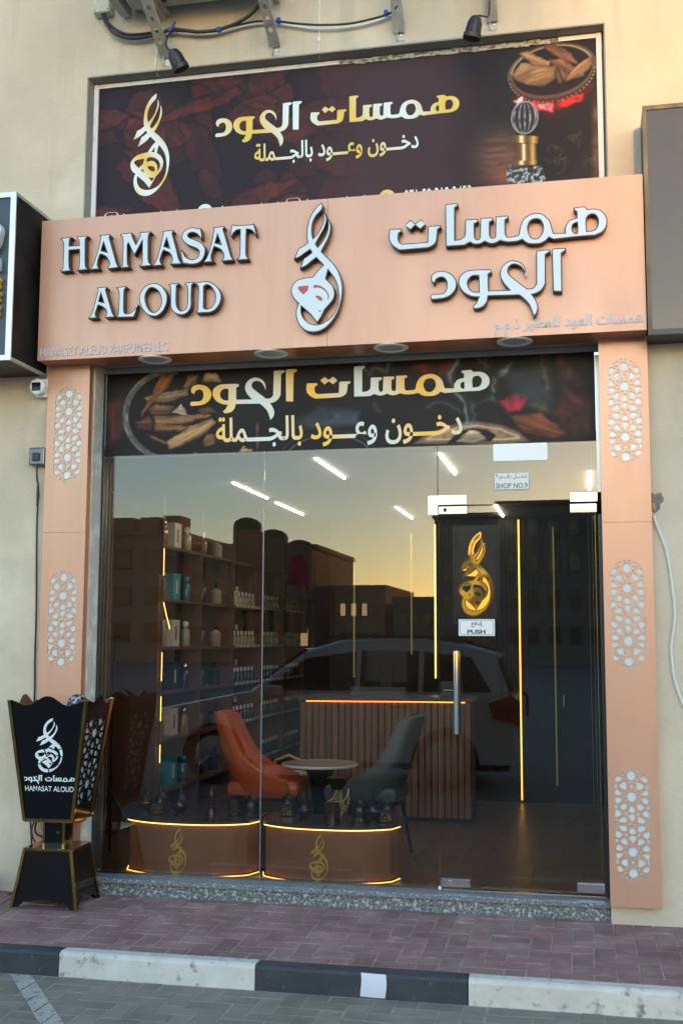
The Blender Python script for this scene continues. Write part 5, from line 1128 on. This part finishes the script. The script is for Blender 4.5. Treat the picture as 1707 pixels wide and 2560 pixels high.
bf = MB(); z0, z1 = .03, .312; w0, d0, w1, d1 = .178, .152, .130, .120
def ft(face, u, v, o_=0):
    hw = w0+(w1-w0)*v; hd = d0+(d1-d0)*v; z = .004+(.312-.004)*v
    return {'f': (u*hw, -hd-o_, z), 'b': (-u*hw, hd+o_, z), 'r': (hw+o_, u*hd, z), 'l': (-hw-o_, -u*hd, z)}[face]
for face in 'fbrl':
    v = []; f = []; n = 20
    for o_ in (0, -.006):
        for k in range(n+1):
            u = -1+2*k/n; bz_ = .0 if abs(u) > .78 else .13+.03*math.cos(u*6) if abs(u) < .70 else .10
            v.append(ft(face, u, bz_, o_)); v.append(ft(face, u, 1, o_))
    h = 2*(n+1)
    for k in range(n):
        a = 2*k; f += [(a, a+2, a+3, a+1), (a+h+1, a+h+3, a+h+2, a+h), (a+1, a+3, a+h+3, a+h+1), (a+h, a+h+2, a+2, a)]
    MB().add(v, f).build('base_panel', BLACKG, ib)
for sx in (-1, 1):
    for sy in (-1, 1): bar('foot_trim', (sx*w0, sy*d0, .001), (sx*w1, sy*d1, .312), .0075)
for a, b in (((-w1, -d1), (w1, -d1)), ((w1, -d1), (w1, d1)), ((-w1, -d1), (-w1, d1)), ((-w1, d1), (w1, d1))): bar('base_trim', (*a, .315), (*b, .315), .0075)
MB().box((-w1+.009, -d1+.009, .312), (w1-.009, d1-.009, .3215)).build('base_top', BLACKG, ib)
for x, z in ((-.035, .483), (.03, .40), (-.03, .318), (.06, .318)): MB().lathe([(.008, -d1-.016 if z < .33 else -.068 if z < .45 else -BD-.016), (.008, -d1-.008 if z < .33 else -.06 if z < .45 else -BD-.010)], (x, 0, z), 10, 'y').build('screw_cap', GOLD, ib)
WV = M('white_cutout', (.60, .68, .70), rough=.4)
me = fill(xf(shape('logo'), .86/807, .452/2148, -468*.86/807+.03, .854+120*.452/2148), .0015)
ob('emblem', warp(me, 'front', .0012, remap), WV, ib)
# stencil bridges across the emblem
def zc(x, y): return ((x-452)/(285-.137*(y-750)), (373-y*.2636)/301)
for (a, b, c, d) in ((530, 752, 572, 728), (538, 880, 580, 908), (458, 925, 460, 965), (420, 735, 442, 805), (370, 805, 432, 772), (440, 805, 474, 778), (395, 856, 445, 828), (468, 826, 505, 874), (450, 712, 505, 742), (515, 806, 550, 786), (560, 800, 585, 812), (355, 870, 385, 880)):
    L_ = math.hypot(c-a, d-b); nx, ny = -(d-b)/L_*5, (c-a)/L_*5
    me = fill([[zc(a+nx, b+ny), zc(c+nx, d+ny), zc(c-nx, d-ny), zc(a-nx, b-ny)]], .0004); ob('stencil_bridge', warp(me, 'front', .0024, remap), BLACKG, ib)
tm_ = text_mesh('HAMASAT ALOUD', -.83, .92, .243, .287, .001, .006); ob('lettering', warp(tm_, 'front', .0012, remap), WV, ib)
allm = []
for keys, src, dst in ((('main', 'teh', 'dots'), (-334, 867, 3688, 3954), (-.10, .92, .325, .378)), (('alef', 'lamain', 'dal'), (-100, 643, 3276, 3655), (-.83, -.19, .300, .378))):
    sx = (dst[1]-dst[0])/(src[1]-src[0]); sz = (dst[3]-dst[2])/(src[3]-src[2])
    for k in keys: allm.append(fill(xf(shape(k), sx, sz, dst[0]-src[0]*sx, dst[2]-src[2]*sz), .001))
ob('lettering', warp(merge(allm, 'lettering'), 'front', .0012, remap), WV, ib)
ib.scale = (1.07, 1.07, 1.0)
# patterned ball in the cup, cable out of the neck
bt_ = thing('pierced_ball_lamp', 'black and white crackled ball resting inside the black and gold stand', 'lamp', (-2.185, -.30, 1.145))
MB().lathe([(max(.062*math.sin(PI*k/12), 1e-5), -.062*math.cos(PI*k/12)) for k in range(13)], n=24).build('ball', M('crackle', (.02, .02, .022), (.35, .37, .40), 42, 2, .25, lo=.52, hi=.56), bt_)
MB().box((-.05, -.05, -.662), (.05, .05, -.64)).tube([(0, 0, -.64), (0, 0, -.06)], .01).build('lamp_post', BLACKM, bt_)
tag(MB().cable([(-2.36, -.27, .52), (-2.43, -.27, .47), (-2.44, -.27, .41), (-2.40, -.27, .385), (-2.33, -.27, .385)], .006, 8).cable([(-2.37, -.262, .52), (-2.455, -.262, .46), (-2.46, -.262, .38), (-2.40, -.262, .30), (-2.34, -.262, .27), (-2.48, -.2, .06), (-2.62, -.24, .046)], .005, 8).build('power_cable', BLACKM), 'black cable looping behind the neck of the black and gold stand', 'cable')
# ------------------------------------------------------------------ things fixed to the wall
t = thing('security_camera', 'white security camera on the wall beside the top of the left column', 'camera', (-2.535, -.146, 3.058))
MB().prism([(-.052, -.035), (-.03, -.055), (.045, -.055), (.045, .055), (-.03, .055), (-.052, .035)], -.05, 0, 'xz').build('mount', WHITEPL, t)
MB().lathe([(.052, -.05), (.052, -.10), (.044, -.108)], (-.004, 0, 0), 8, 'y', False).build('housing', WHITEPL, t)
MB().box((-.034, -.1125, -.028), (.024, -.1085, .024), .0018).build('lens_window', BLACKG, t); MB().lathe([(.014, -.116), (.014, -.113)], (-.005, 0, 0), 16, 'y').build('lens', M('lens_glass', (.02, .02, .05), rough=.05), t)
t = thing('power_socket', 'smoked weatherproof socket box with black plug left of the left column', 'socket', (-2.548, -.146, 2.634))
MB().box((-.052, -.058, -.055), (.052, 0, .055), .008).build('cover', M('smoked_plastic', (.045, .045, .07), rough=.12, coat=.6), t); MB().box((-.025, -.070, -.03), (.02, -.0585, .02), .005).build('plug', BLACKM, t)
tag(MB().cable([(-2.552, -.185, 2.60), (-2.555, -.175, 2.50), (-2.548, -.165, 2.44), (-2.551, -.162, 2.23), (-2.545, -.16, 1.95), (-2.537, -.16, 1.70), (-2.535, -.16, 1.40), (-2.53, -.16, 1.20), (-2.528, -.17, .9), (-2.525, -.18, .55), (-2.50, -.19, .30), (-2.50, -.2, .06)], .0055, 8).tube([(-2.550, -.168, 2.46), (-2.549, -.166, 2.40), (-2.552, -.165, 2.33)], [.006, .010, .006], 8).build('black_cable', BLACKM), 'long black cable hanging from the socket box beside the left column', 'cable')
tag(MB().cable([(1.085, -.150, 2.20), (1.092, -.152, 2.165), (1.118, -.152, 2.09), (1.146, -.152, 2.00), (1.165, -.152, 1.85), (1.179, -.152, 1.69), (1.172, -.152, 1.60), (1.155, -.152, 1.507), (1.158, -.152, 1.40), (1.172, -.152, 1.30), (1.21, -.152, 1.185), (1.26, -.152, 1.10), (1.30, -.152, .8)], .0085, 8).build('white_cable', M('grey_white_cable', (.58, .58, .55), rough=.5)), 'white cable snaking down the wall right of the right column', 'cable')
t = thing('cable_ramp', 'dark rubber block on the pavement at the left edge of the photo', 'block', (-2.86, -.28, .034))
MB().prism([(-.20, 0), (.135, 0), (.135, .10), (.12, .125), (-.2, .15)], -.10, .09, 'xz').build('block_body', BLACKR, t)
MB().lathe([(.022, -.101), (.022, -.1003)], (.08, 0, .05), 14, 'y').build('hole', BLACKG, t)
# air conditioning units on brackets
def fan_unit(x0, x1, y0, y1, z0, z1, label):
    t = thing('air_conditioner', label, 'air conditioner', ((x0+x1)/2, (y0+y1)/2, z0)); w_, d = (x1-x0)/2, (y1-y0)/2; h = z1-z0
    MB().box((-w_, -d, .02), (w_, d, h), .012).build('casing', ACWHITE, t)
    b = MB().box((-w_+.01, -d+.01, .0), (w_-.01, d-.01, .0195)).box((-w_+.06, -d+.05, -.010), (-.05, d-.05, -.0002), .003).box((.03, -d+.05, -.008), (w_-.08, d-.06, -.0002), .003); b.build('base_pan', ACWHITE, t)
    for hx, hy, r in ((-.22, .09, .018), (.12, .10, .014), (.28, -.08, .016), (-.05, -.1, .03)): MB().lathe([(r, -.0122), (r, -.0104)], (hx*w_/.45, hy, 0), 14).build('drain_hole', BLACKM, t)
    g = MB()
    for k in range(7): g.lathe([(.05+.028*k, -d-.012), (.053+.028*k, -d-.012)], (-.1, 0, h/2), 28, 'y')
    for k in range(12): a = PI*k/6; g.tube([(-.1+.03*math.cos(a), -d-.011, h/2+.03*math.sin(a)), (-.1+.22*math.cos(a), -d-.011, h/2+.22*math.sin(a))], .003, 4)
    g.build('fan_grille', BLACKM, t)
    for sx in (-1, 1): MB().box((sx*w_*.78-.03, -d+.02, -.018), (sx*w_*.78+.03, d-.02, -.0105)).build('foot_rail', GALV, t)
    return t
fan_unit(-2.00, -1.02, -.58, -.21, 5.445, 6.1, 'air conditioner outdoor unit above the left half of the banner')
fan_unit(-.42, .42, -.58, -.24, 5.66, 6.3, 'air conditioner outdoor unit above the right half of the banner')
t = thing('valve_cover', 'flat steel cover panel beside the left air conditioner', 'panel', (-2.06, -.36, 5.44)); MB().box((-.03, -.2, 0), (.028, .2, .40), .004).build('cover_panel', ACWHITE, t)
def bracket(x, zt, label, ztop):
    t = thing('wall_bracket', label, 'bracket', (x, -.146, zt))
    h = ztop-zt
    MB().box((-.020, -.004, 0), (.020, 0, h)).box((-.020, -.030, 0), (-.017, -.0042, h)).build('wall_plate', GALV, t)
    MB().box((-.018, -.46, h-.045), (-.015, -.0305, h-.0045)).box((-.018, -.46, h-.004), (.020, -.001, h-.0006)).build('arm', GALV, t)
    # pierced diagonal strut: a channel whose broad web faces down and forward
    a = Vector((-.006, -.034, .06)); b = Vector((-.006, -.44, h-.05)); L_ = (b-a).length; ang = math.atan2(-(b.y-a.y), b.z-a.z)
    holes = [[(.013*math.cos(2*PI*k/14), L_*q+.019*math.sin(2*PI*k/14)) for k in range(14)] for q in (.2, .36, .52, .68, .84)]
    me = fill([[(-.033, -.02), (.033, -.02), (.033, L_), (-.033, L_)]]+holes, .003)
    bm = bmesh.new(); bm.from_mesh(me)
    for sx in (-.033, .030):
        r_ = bmesh.ops.create_cube(bm, size=1)
        for q in r_['verts']: q.co = Vector((sx+.003*(q.co.x+.5), .0018+.022*(q.co.y+.5), -.02+(L_+.02)*(q.co.z+.5)))
    bm.to_mesh(me); bm.free()
    me.transform(Matrix.Translation(a) @ Matrix.Rotation(ang, 4, 'X'))
    o = ob('strut', me, GALV, t)
    MB().lathe([(.007, -.008), (.007, 0)], (.004, 0, .03), 8, 'y').lathe([(.007, -.008), (.007, 0)], (.004, 0, .10), 8, 'y').build('bolt', STEELB, t)
    return t
bracket(-1.782, 5.09, 'leftmost steel bracket under the left air conditioner', 5.425)
bracket(-1.075, 5.085, 'right steel bracket under the left air conditioner', 5.425)
bracket(-.306, 5.095, 'left steel bracket under the right air conditioner', 5.64)
bracket(.247, 5.10, 'rightmost steel bracket under the right air conditioner', 5.64)
t = thing('junction_box', 'cream junction box on the wall at the top left', 'junction box', (-2.205, -.146, 5.462))
MB().box((-.058, -.062, 0), (.055, 0, .13), .005).build('box_body', CREAMPL, t); MB().box((-.054, -.068, .004), (.05, -.0625, .126), .002).build('lid', CREAMPL, t)
for x in (-.045, .04): MB().lathe([(.004, -.070), (.004, -.0682)], (x, 0, .018), 8, 'y').build('screw', BLACKM, t)
tag(MB().cable([(-2.205, -.19, 5.47), (-2.19, -.2, 5.42), (-2.135, -.2, 5.335), (-2.05, -.2, 5.285), (-1.96, -.2, 5.270), (-1.88, -.2, 5.275), (-1.80, -.19, 5.295), (-1.735, -.2, 5.302), (-1.65, -.2, 5.285), (-1.572, -.2, 5.266), (-1.50, -.2, 5.262), (-1.427, -.2, 5.266), (-1.315, -.2, 5.295), (-1.22, -.2, 5.345), (-1.15, -.2, 5.42)], .011, 8)
    .cable([(-2.195, -.19, 5.47), (-2.165, -.2, 5.40), (-2.10, -.2, 5.335), (-2.02, -.2, 5.300), (-1.90, -.2, 5.293), (-1.80, -.19, 5.31)], .009, 8).build('black_pipe_bundle', BLACKM), 'black insulated pipes sagging between the junction box and the left air conditioner', 'pipe')
tag(MB().cable([(-1.735, -.185, 5.30), (-1.5, -.185, 5.27), (-1.36, -.185, 5.285), (-1.20, -.185, 5.30), (-1.06, -.185, 5.285), (-.95, -.18, 5.262), (-.80, -.18, 5.235), (-.62, -.18, 5.222), (-.46, -.18, 5.238), (-.36, -.18, 5.262), (-.32, -.18, 5.30)], .0065, 8).build('black_cable', BLACKM), 'black cable running along the wall between the two middle brackets', 'cable')
tag(MB().cable([(-1.35, -.175, 5.275), (-1.20, -.175, 5.292), (-1.06, -.172, 5.275), (-.95, -.172, 5.248), (-.80, -.172, 5.215), (-.62, -.172, 5.205), (-.46, -.172, 5.222), (-.36, -.172, 5.252), (-.32, -.172, 5.30)], .005, 8).build('white_cable', WHITEPL), 'white cable running under the black cable between the two middle brackets', 'cable')
for x, z, w_, lb in ((-1.735, 5.302, .022, 'blue tape knot round the pipes at the leftmost bracket'), (-1.43, 5.267, .013, 'blue tape band round the pipes between the two left brackets'), (-1.05, 5.283, .012, 'blue tape on the cables at the second bracket'), (-.385, 5.255, .012, 'blue tape on the cables near the third bracket')):
    m = MB().lathe([(.016, -w_), (.019, 0), (.016, w_)], (x, -.195, z), 10, 'x')
    if w_ > .02: m.tube([(x-.01, -.21, z-.015), (x+.03, -.22, z+.035)], [.012, .007], 6)
    tag(m.build('blue_tape', BLUETAPE), lb, 'tape')
def spot(x, y, z, tiltx, tilty, cable, label):
    t = thing('spotlight', label, 'spotlight', (x, y, z)); t.rotation_euler = (tiltx, tilty, 0)
    MB().lathe([(.014, .070), (.030, .060), (.040, .035), (.042, .0), (.045, -.03), (.052, -.035), (.052, -.060), (.047, -.062)], n=20).build('lamp_body', BLACKM, t)
    MB().lathe([(.046, -.0602), (.046, -.0585)], n=20).build('lamp_lens', M('spot_lens', (.06, .06, .06), rough=.15), t)
    f_ = MB()
    for k in range(8): a = 2*PI*k/8; f_.box((-.001, .0, 0), (.001, .001, .001)); f_.tube([(.041*math.cos(a), .041*math.sin(a), .03), (.0445*math.cos(a), .0445*math.sin(a), -.03)], .003, 4)
    f_.build('cooling_fin', BLACKM, t)
    tag(MB().cable(cable, .005, 8).build('lamp_cable', BLACKM), 'black cable feeding the '+label, 'cable')
spot(-1.640, -.35, 5.010, math.radians(16), math.radians(-24), [(-1.728, -.21, 5.295), (-1.735, -.25, 5.24), (-1.735, -.30, 5.15), (-1.70, -.34, 5.09), (-1.672, -.368, 5.07)], 'left black spotlight hanging above the banner')
spot(.150, -.35, 5.012, math.radians(8), math.radians(14), [(.215, -.22, 5.38), (.232, -.24, 5.25), (.230, -.28, 5.12), (.205, -.32, 5.095), (.18, -.345, 5.088), (.167, -.357, 5.078)], 'right black spotlight hanging above the banner')
tag(MB().tube([(-.803, -.150, 5.9), (-.805, -.148, 5.40), (-.806, -.150, 5.12), (-.812, -.150, 5.078), (-.815, -.10, 5.066)], .0035, 6).lathe([(.008, 5.14), (.010, 5.155), (.008, 5.17)], (-.806, -.152, 0), 8).build('white_wire', WHITEPL), 'thin white wire coming down to the middle of the banner frame', 'wire')
tag(MB().tube([(-1.852, -.150, 5.24), (-1.856, -.150, 5.15), (-1.862, -.150, 5.075), (-1.866, -.08, 5.066)], .0035, 6).build('white_wire', WHITEPL), 'thin white wire beside the leftmost bracket', 'wire')
# ------------------------------------------------------------------ neighbouring signs
ls = thing('neighbour_sign', 'dark box sign with aluminium frame and cropped letters at the left edge', 'sign')
x1, y0, za, zb = -2.525, -.60, 3.135, 4.150
MB().box((-5.2, y0, za+.02), (x1-.02, -.148, zb-.02)).build('sign_box', M('dark_blue_panel', (.035, .05, .065), (.028, .04, .052), 3, rough=.35), ls)
MB().box((x1-.0195, y0+.012, za+.02), (x1-.004, -.148, zb-.02)).build('side_panel', M('dark_side', (.010, .009, .008), (.026, .024, .022), 4, rough=.5, spec=.06), ls)
f_ = MB(); f_.box((x1-.035, y0-.012, za), (x1-.0005, y0-.0005, zb)); f_.box((-5.2, y0-.012, zb-.03), (x1-.0355, y0-.0005, zb)); f_.box((-5.2, y0-.012, za), (x1-.0355, y0-.0005, za+.03)); f_.build('front_frame', ALU, ls)
MB().box((x1-.018, y0, zb-.0195), (x1, -.148, zb)).build('side_frame', GALV, ls); MB().box((x1-.018, y0, za), (x1, -.148, za+.0195)).build('side_frame', GALV, ls)
MB().box((-5.2, y0+.001, za+.012), (x1-.021, -.148, za+.0195)).build('bottom_panel', BLACKM, ls)
LT = M('white_letter_metal', (.55, .56, .58), rough=.35); YT = M('yellow_letter', (.72, .40, .02), rough=.4)
P1 = catmull('-2960,3640! -2960,4010! -2680,4010! -2600,3935 -2598,3880 -2625,3805 -2700,3760! -2860,3760! -2860,3640!')
ob('channel_letter', fill([[(a/1000, b/1000) for a, b in P1]], .05), LT, ls, (0, y0-.026, 0))
ob('channel_letter', fill([[(-2.90, 3.665), (-2.64, 3.665), (-2.604, 3.672), (-2.606, 3.745), (-2.66, 3.752), (-2.90, 3.752)]], .04), LT, ls, (0, y0-.021, 0))
for a, b in ((3.560, 3.626), (3.480, 3.542), (3.398, 3.464)):
    ob('yellow_letter', fill([[(-2.95, a), (-2.600, a+.004), (-2.600, a+.022), (-2.615, a+.032), (-2.597, a+.042), (-2.596, b-.004), (-2.95, b)]], .035), YT, ls, (0, y0-.018, 0))
rs = thing('neighbour_sign', 'dark brown glossy box sign of the next shop at the right edge', 'sign')
x0, y0, za, zb = 1.066, -.395, 3.150, 4.432
MB().box((x0+.022, y0+.006, za+.03), (5.4, y0+.012, zb-.025)).build('sign_face', M('glossy_brown_face', (.075, .052, .022), (.055, .04, .018), 2, rough=.12, spec=.6, c3=(.035, .03, .025), scale3=4, lo3=.62, hi3=.72), rs)
MB().box((x0+.002, y0+.0125, za+.01), (5.4, -.148, zb-.004)).build('sign_box', BLACKM, rs)
f_ = MB(); f_.box((x0, y0, za), (x0+.0215, y0+.012, zb)); f_.box((x0+.022, y0, zb-.0245), (5.4, y0+.012, zb)); f_.build('frame', M('weathered_bronze', (.16, .12, .06), (.05, .045, .04), 6, rough=.4, metal=.6, stretch=(1, 1, .4)), rs)
MB().box((x0+.022, y0, za), (5.4, y0+.012, za+.0295)).build('lower_frame', M('dark_frame', (.02, .025, .03), rough=.35), rs)
# ------------------------------------------------------------------ across the road: what the glass reflects, plus unseen buildings added to shade the wall
def bmat(nm, c, c2): return M(nm, c, c2, .6, 6, .85)
BW1, BW2, BW3, BW4 = bmat('tan_render', (.46, .30, .20), (.38, .25, .17)), bmat('brown_brick', (.40, .22, .13), (.32, .18, .11)), bmat('sand_render', (.46, .30, .19), (.40, .25, .16)), bmat('grey_render', (.22, .21, .20), (.17, .16, .15))
WIN = M('window_glass', (.03, .035, .04), rough=.08, spec=.8); FRM = M('window_frame', (.14, .10, .07), rough=.5)
GLINTW = M('window_glint_glow', (.8, .5, .2), rough=.5, emit=(1.0, .62, .28), strength=.5)  # glowing panes stand in for sun glints on the reflected windows
def building(x0, x1, yf, h, m, label, wins, depth=14, tanks=(), arches=(), glint=()):
    t = thing('apartment_building', label, 'building', ((x0+x1)/2, yf, -.118)); cx = (x0+x1)/2
    MB().box((x0-cx, -depth, 0), (x1-cx, 0, h)).build('wall', m, t)
    MB().box((x0-cx-.15, -depth-.15, h+.002), (x1-cx+.15, .15, h+.35)).build('parapet', m, t)
    for i, (a, b, c, d) in enumerate(wins):
        fo = MB().box((a-cx, .002, c), (b-cx, .09, d)).build('window', FRM, t); MB().box((a-cx+.08, .092, c+.08), (b-cx-.08, .11, d-.08)).build('pane', GLINTW if i in glint else WIN, fo)
    for a, b, c in tanks: MB().box((a-cx, -3.5, h+.352), (b-cx, -1, h+c)).build('roof_tank', m, t)
    for a, b, c in arches:
        P = [(a-cx, h*.55), (b-cx, h*.55), (b-cx, h+c-.5)]+[((a+b)/2-cx+(b-a)/2*math.cos(PI*k/10), h+c-.5+(b-a)*.32*math.sin(PI*k/10)) for k in range(1, 10)]+[(a-cx, h+c-.5)]
        MB().prism(P, .12, .9, 'xz').build('arched_bay', m, t)
        zt = h+c-1.9; m_ = (a+b)/2-cx
        for wx in (-.42, .42):
            for z_ in (2.2, 4.8):
                fo = MB().box((m_+wx-.26, .902, z_), (m_+wx+.26, .96, z_+1.7)).build('window', FRM, t); MB().box((m_+wx-.2, .962, z_+.06), (m_+wx+.2, .98, z_+1.64)).build('pane', WIN, fo)
        P = [(m_-.62, zt)]+[(m_+.62*math.cos(PI-PI*k/10), zt+.62*math.sin(PI*k/10)) for k in range(11)]+[(m_+.62, zt)]
        MB().prism(P[1:-1], .905, .95, 'xz').build('arched_window', WIN, t)
    return t
def grid(x0, x1, z0, z1, nx, nz, w_, h_): return [(x0+(x1-x0)*(i+.5)/nx-w_/2, x0+(x1-x0)*(i+.5)/nx+w_/2, z0+(z1-z0)*(j+.5)/nz-h_/2, z0+(z1-z0)*(j+.5)/nz+h_/2) for i in range(nx) for j in range(nz)]
building(-48, -29.4, -75, 9.6, BW1, 'tan apartment block with roof tanks across the road, far left', grid(-47, -30, .8, 9.2, 7, 3, 1.3, 1.5), tanks=((-35.2, -33.4, 1.5), (-32.8, -31.2, 1.5), (-30.9, -29.6, 1.6)))
building(-29.3, -24.6, -76, 8.6, BW3, 'narrow tan house with low roof between the tanks and the arches', grid(-29, -25, .8, 8.2, 2, 3, 1.0, 1.4))
ab = building(-24.4, -18.4, -74, 8.3, BW2, 'brown brick block with three arched bays across the road', grid(-24.2, -18.6, .8, 5.4, 5, 2, .7, 1.5), arches=((-24.38, -22.42, 2.2), (-22.38, -20.42, 1.3), (-20.38, -18.42, .5)), glint=(8,))
tag(MB().prism([(-17.35, 4.95), (-15.95, 4.85), (-16.0, 6.3), (-16.5, 6.9), (-17.1, 6.7)], -62.05, -62, 'xz').tube([(-16.6, -62.02, -.1), (-16.6, -62.02, 4.9)], .05).build('red_banner', M('red_cloth', (.50, .04, .06), rough=.7)), 'red cloth banner on a pole across the road', 'banner')
building(-18.3, -14.3, -80, 5.6, BW3, 'low sand coloured building with small windows across the road', grid(-18, -14.6, .6, 5.2, 4, 2, .55, 1.1), glint=(1, 3, 5))
building(-13.3, -10.1, -78, 4.6, BW4, 'low dark grey building across the road', grid(-13.1, -10.3, .6, 4.2, 3, 2, .7, 1.0))
building(-9.8, -5.4, -75, 10.5, BW4, 'tall grey building right of the gap across the road', grid(-9.4, -5.8, .8, 10, 3, 4, .9, 1.3))
building(-5.3, 6.9, -75, 11.3, BW4, 'long grey apartment block across the road opposite the door', grid(-5, 6.6, .8, 11, 8, 4, .9, 1.3))
building(9.8, 12.4, -75, 12.6, BW1, 'unseen narrow tan tower added to shade the shop wall, right of the lane', grid(9.9, 12.3, .8, 11, 2, 4, .7, 1.2))  # unseen tower added to keep the low sun off the middle of the wall
building(12.45, 34, -76, 9.1, BW3, 'unseen wide low sand block added to bound the wall sunlight, far right', grid(13, 33, .8, 7, 10, 2, 1.1, 1.4))  # unseen block, height set so sun reaches only the upper right wall
building(7.0, 9.6, -79, 9.5, BW4, 'unseen small grey infill block added to bound the wall sunlight, in the lane', grid(7.2, 8.9, .8, 7.6, 1, 3, .8, 1.2))  # unseen filler, height set so sun reaches only the upper left wall
# parked car beside the photographer
CARW = M('car_paint', (.60, .60, .61), rough=.25, coat=.8); CARG = M('car_glass', (.012, .014, .016), rough=.05, spec=.7); TYRE = M('tyre', (.015, .015, .016), rough=.8); RIM = M('alloy', (.5, .5, .52), rough=.25, metal=.9)
car = thing('parked_car', 'light coloured estate car parked in the bay, seen reflected in the shop glass', 'car', (-2.15, -7.05, -.118))
LN_ = 2.08
prof = [(-2.08, .36), (-2.12, .62), (-2.02, .84), (-1.30, .98), (-.92, 1.04), (-.30, 1.50), (.10, 1.62), (.90, 1.64), (1.55, 1.58), (1.86, 1.50), (2.04, 1.02), (2.12, .96), (2.14, .60), (2.10, .34)]
def car_shell():
    v = []; f = []; n = len(prof)
    for yy, sh_ in ((-.88, 0), (-.90, .0), (-.90, 0), (.90, 0), (.88, 0)): pass
    secs = [(-.90, 0.0), (-.86, .5), (.86, .5), (.90, 0.0)]
    rows = []
    for yy, k in ((-.82, 1), (-.90, 0), (.90, 0), (.82, 1)):
        r_ = []
        for x, z in prof:
            tum = max(0, (z-1.0)/.62)*.20; y_ = yy-math.copysign(tum, yy) if abs(yy) > .85 else yy-math.copysign(tum, yy)
            r_.append((x*(1 if k == 0 else .995), y_, z+(.03 if k and z > 1.0 else .012 if k else 0)))
        rows.append(r_)
    for r_ in rows: v += r_
    for j in range(3):
        for i in range(n-1): a = j*n+i; f.append((a, a+1, a+n+1, a+n))
    def wheel_side(base, flip):
        x = [p[0] for p in prof]
    # side skins with wheel arches
    for yy in (-.90, .90):
        poly = []
        for x, z in prof: poly.append((x, z))
        low = [(2.10, .30)]
        for wx in (1.32, -1.34):
            low += [(wx+.38*math.cos(PI*k/12), .30+.40*math.sin(PI*k/12)) for k in range(13)]
        low += [(-2.08, .30)]
        base = len(v)
        for x, z in poly+low[0:]: tum = max(0, (z-1.0)/.62)*.20; v.append((x, yy-math.copysign(tum, yy), z))
        f.append(tuple(range(base, len(v))))
    m = MB(); m.add(v, f, False); return m
car_shell().build('body', CARW, car)
MB().box((-2.0, -.80, .22), (2.02, .80, .36)).build('underbody', BLACKM, car)
for s_ in (-1, 1):
    def tm2(z): return (.905-max(0, (z-1.0)/.62)*.20)*s_
    for P in ([(-.80, 1.08), (-.28, 1.44), (.30, 1.52), (.30, 1.08)], [(.36, 1.08), (.36, 1.53), (1.02, 1.53), (1.02, 1.08)], [(1.08, 1.08), (1.08, 1.52), (1.60, 1.46), (1.84, 1.08)]):
        v = [(x, tm2(z), z) for x, z in P]+[(x, tm2(z)-.02*s_, z) for x, z in P]
        MB().add(v, [(0,1,2,3),(7,6,5,4),(0,4,5,1),(1,5,6,2),(2,6,7,3),(3,7,4,0)]).build('side_window', CARG, car)
    MB().box((-.72, .90*s_ if s_ > 0 else -1.08, 1.02), (-.52, 1.08 if s_ > 0 else -.90, 1.14), .03).build('wing_mirror', CARW, car)
    MB().prism([(1.86, .80), (2.155, .72), (2.16, .96), (2.06, 1.06), (1.80, .96)], .80*s_ if s_ > 0 else -.925, .925 if s_ > 0 else -.80, 'xz').build('tail_light', M('tail_light', (.35, .01, .01), rough=.15), car)
    MB().prism([(-2.145, .66), (-1.75, .74), (-1.70, .86), (-2.06, .82)], .70*s_ if s_ > 0 else -.918, .918 if s_ > 0 else -.70, 'xz').build('headlight', M('headlight', (.5, .5, .52), rough=.08), car)
    for x in (.0, .70): MB().box((x, .905*s_-.004, .90), (x+.18, .905*s_+.012*s_+.004, .925)).build('door_handle', CHROME, car)
    MB().tube([(-.1, .62*s_, 1.68), (.2, .62*s_, 1.70), (1.3, .62*s_, 1.68), (1.5, .62*s_, 1.62)], .015, 6).build('roof_rail', BLACKM, car)
    for wx in (-1.34, 1.32):
        wh = MB().lathe([(.20, -.11), (.32, -.105), (.34, -.07), (.34, .07), (.32, .105), (.20, .11)], n=32, axis='y').build('wheel', TYRE, car, (wx, .80*s_, .34))
        MB().lathe([(.20, -.02), (.215, .0), (.215, .108*1), (.205, .112)], n=32, axis='y').build('rim', RIM, wh).scale = (1, s_, 1)
        g = MB()
        for k in range(5): a = 2*PI*k/5; g.tube([(.03*math.cos(a), .10, .03*math.sin(a)), (.20*math.cos(a), .105, .20*math.sin(a))], [.03, .02], 6)
        g.lathe([(.045, .07), (.045, .115)], n=12, axis='y'); g.build('spokes', RIM, wh).scale = (1, s_, 1)
v = [(-.88, -.70, 1.10), (-.88, .70, 1.10), (-.30, .62, 1.52), (-.30, -.62, 1.52)]
MB().add([(x-.012, y, z+.02) for x, y, z in v]+[(x-.03, y, z+.035) for x, y, z in v], [(0,1,2,3),(7,6,5,4),(0,4,5,1),(1,5,6,2),(2,6,7,3),(3,7,4,0)]).build('windscreen', CARG, car)
v = [(2.045, -.66, 1.08), (2.045, .66, 1.08), (1.90, .60, 1.46), (1.90, -.60, 1.46)]
MB().add([(x+.005, y, z) for x, y, z in v]+[(x+.025, y, z+.005) for x, y, z in v], [(3,2,1,0),(4,5,6,7),(1,5,4,0),(2,6,5,1),(3,7,6,2),(0,4,7,3)]).build('rear_window', CARG, car)
bpy.context.view_layer.update()
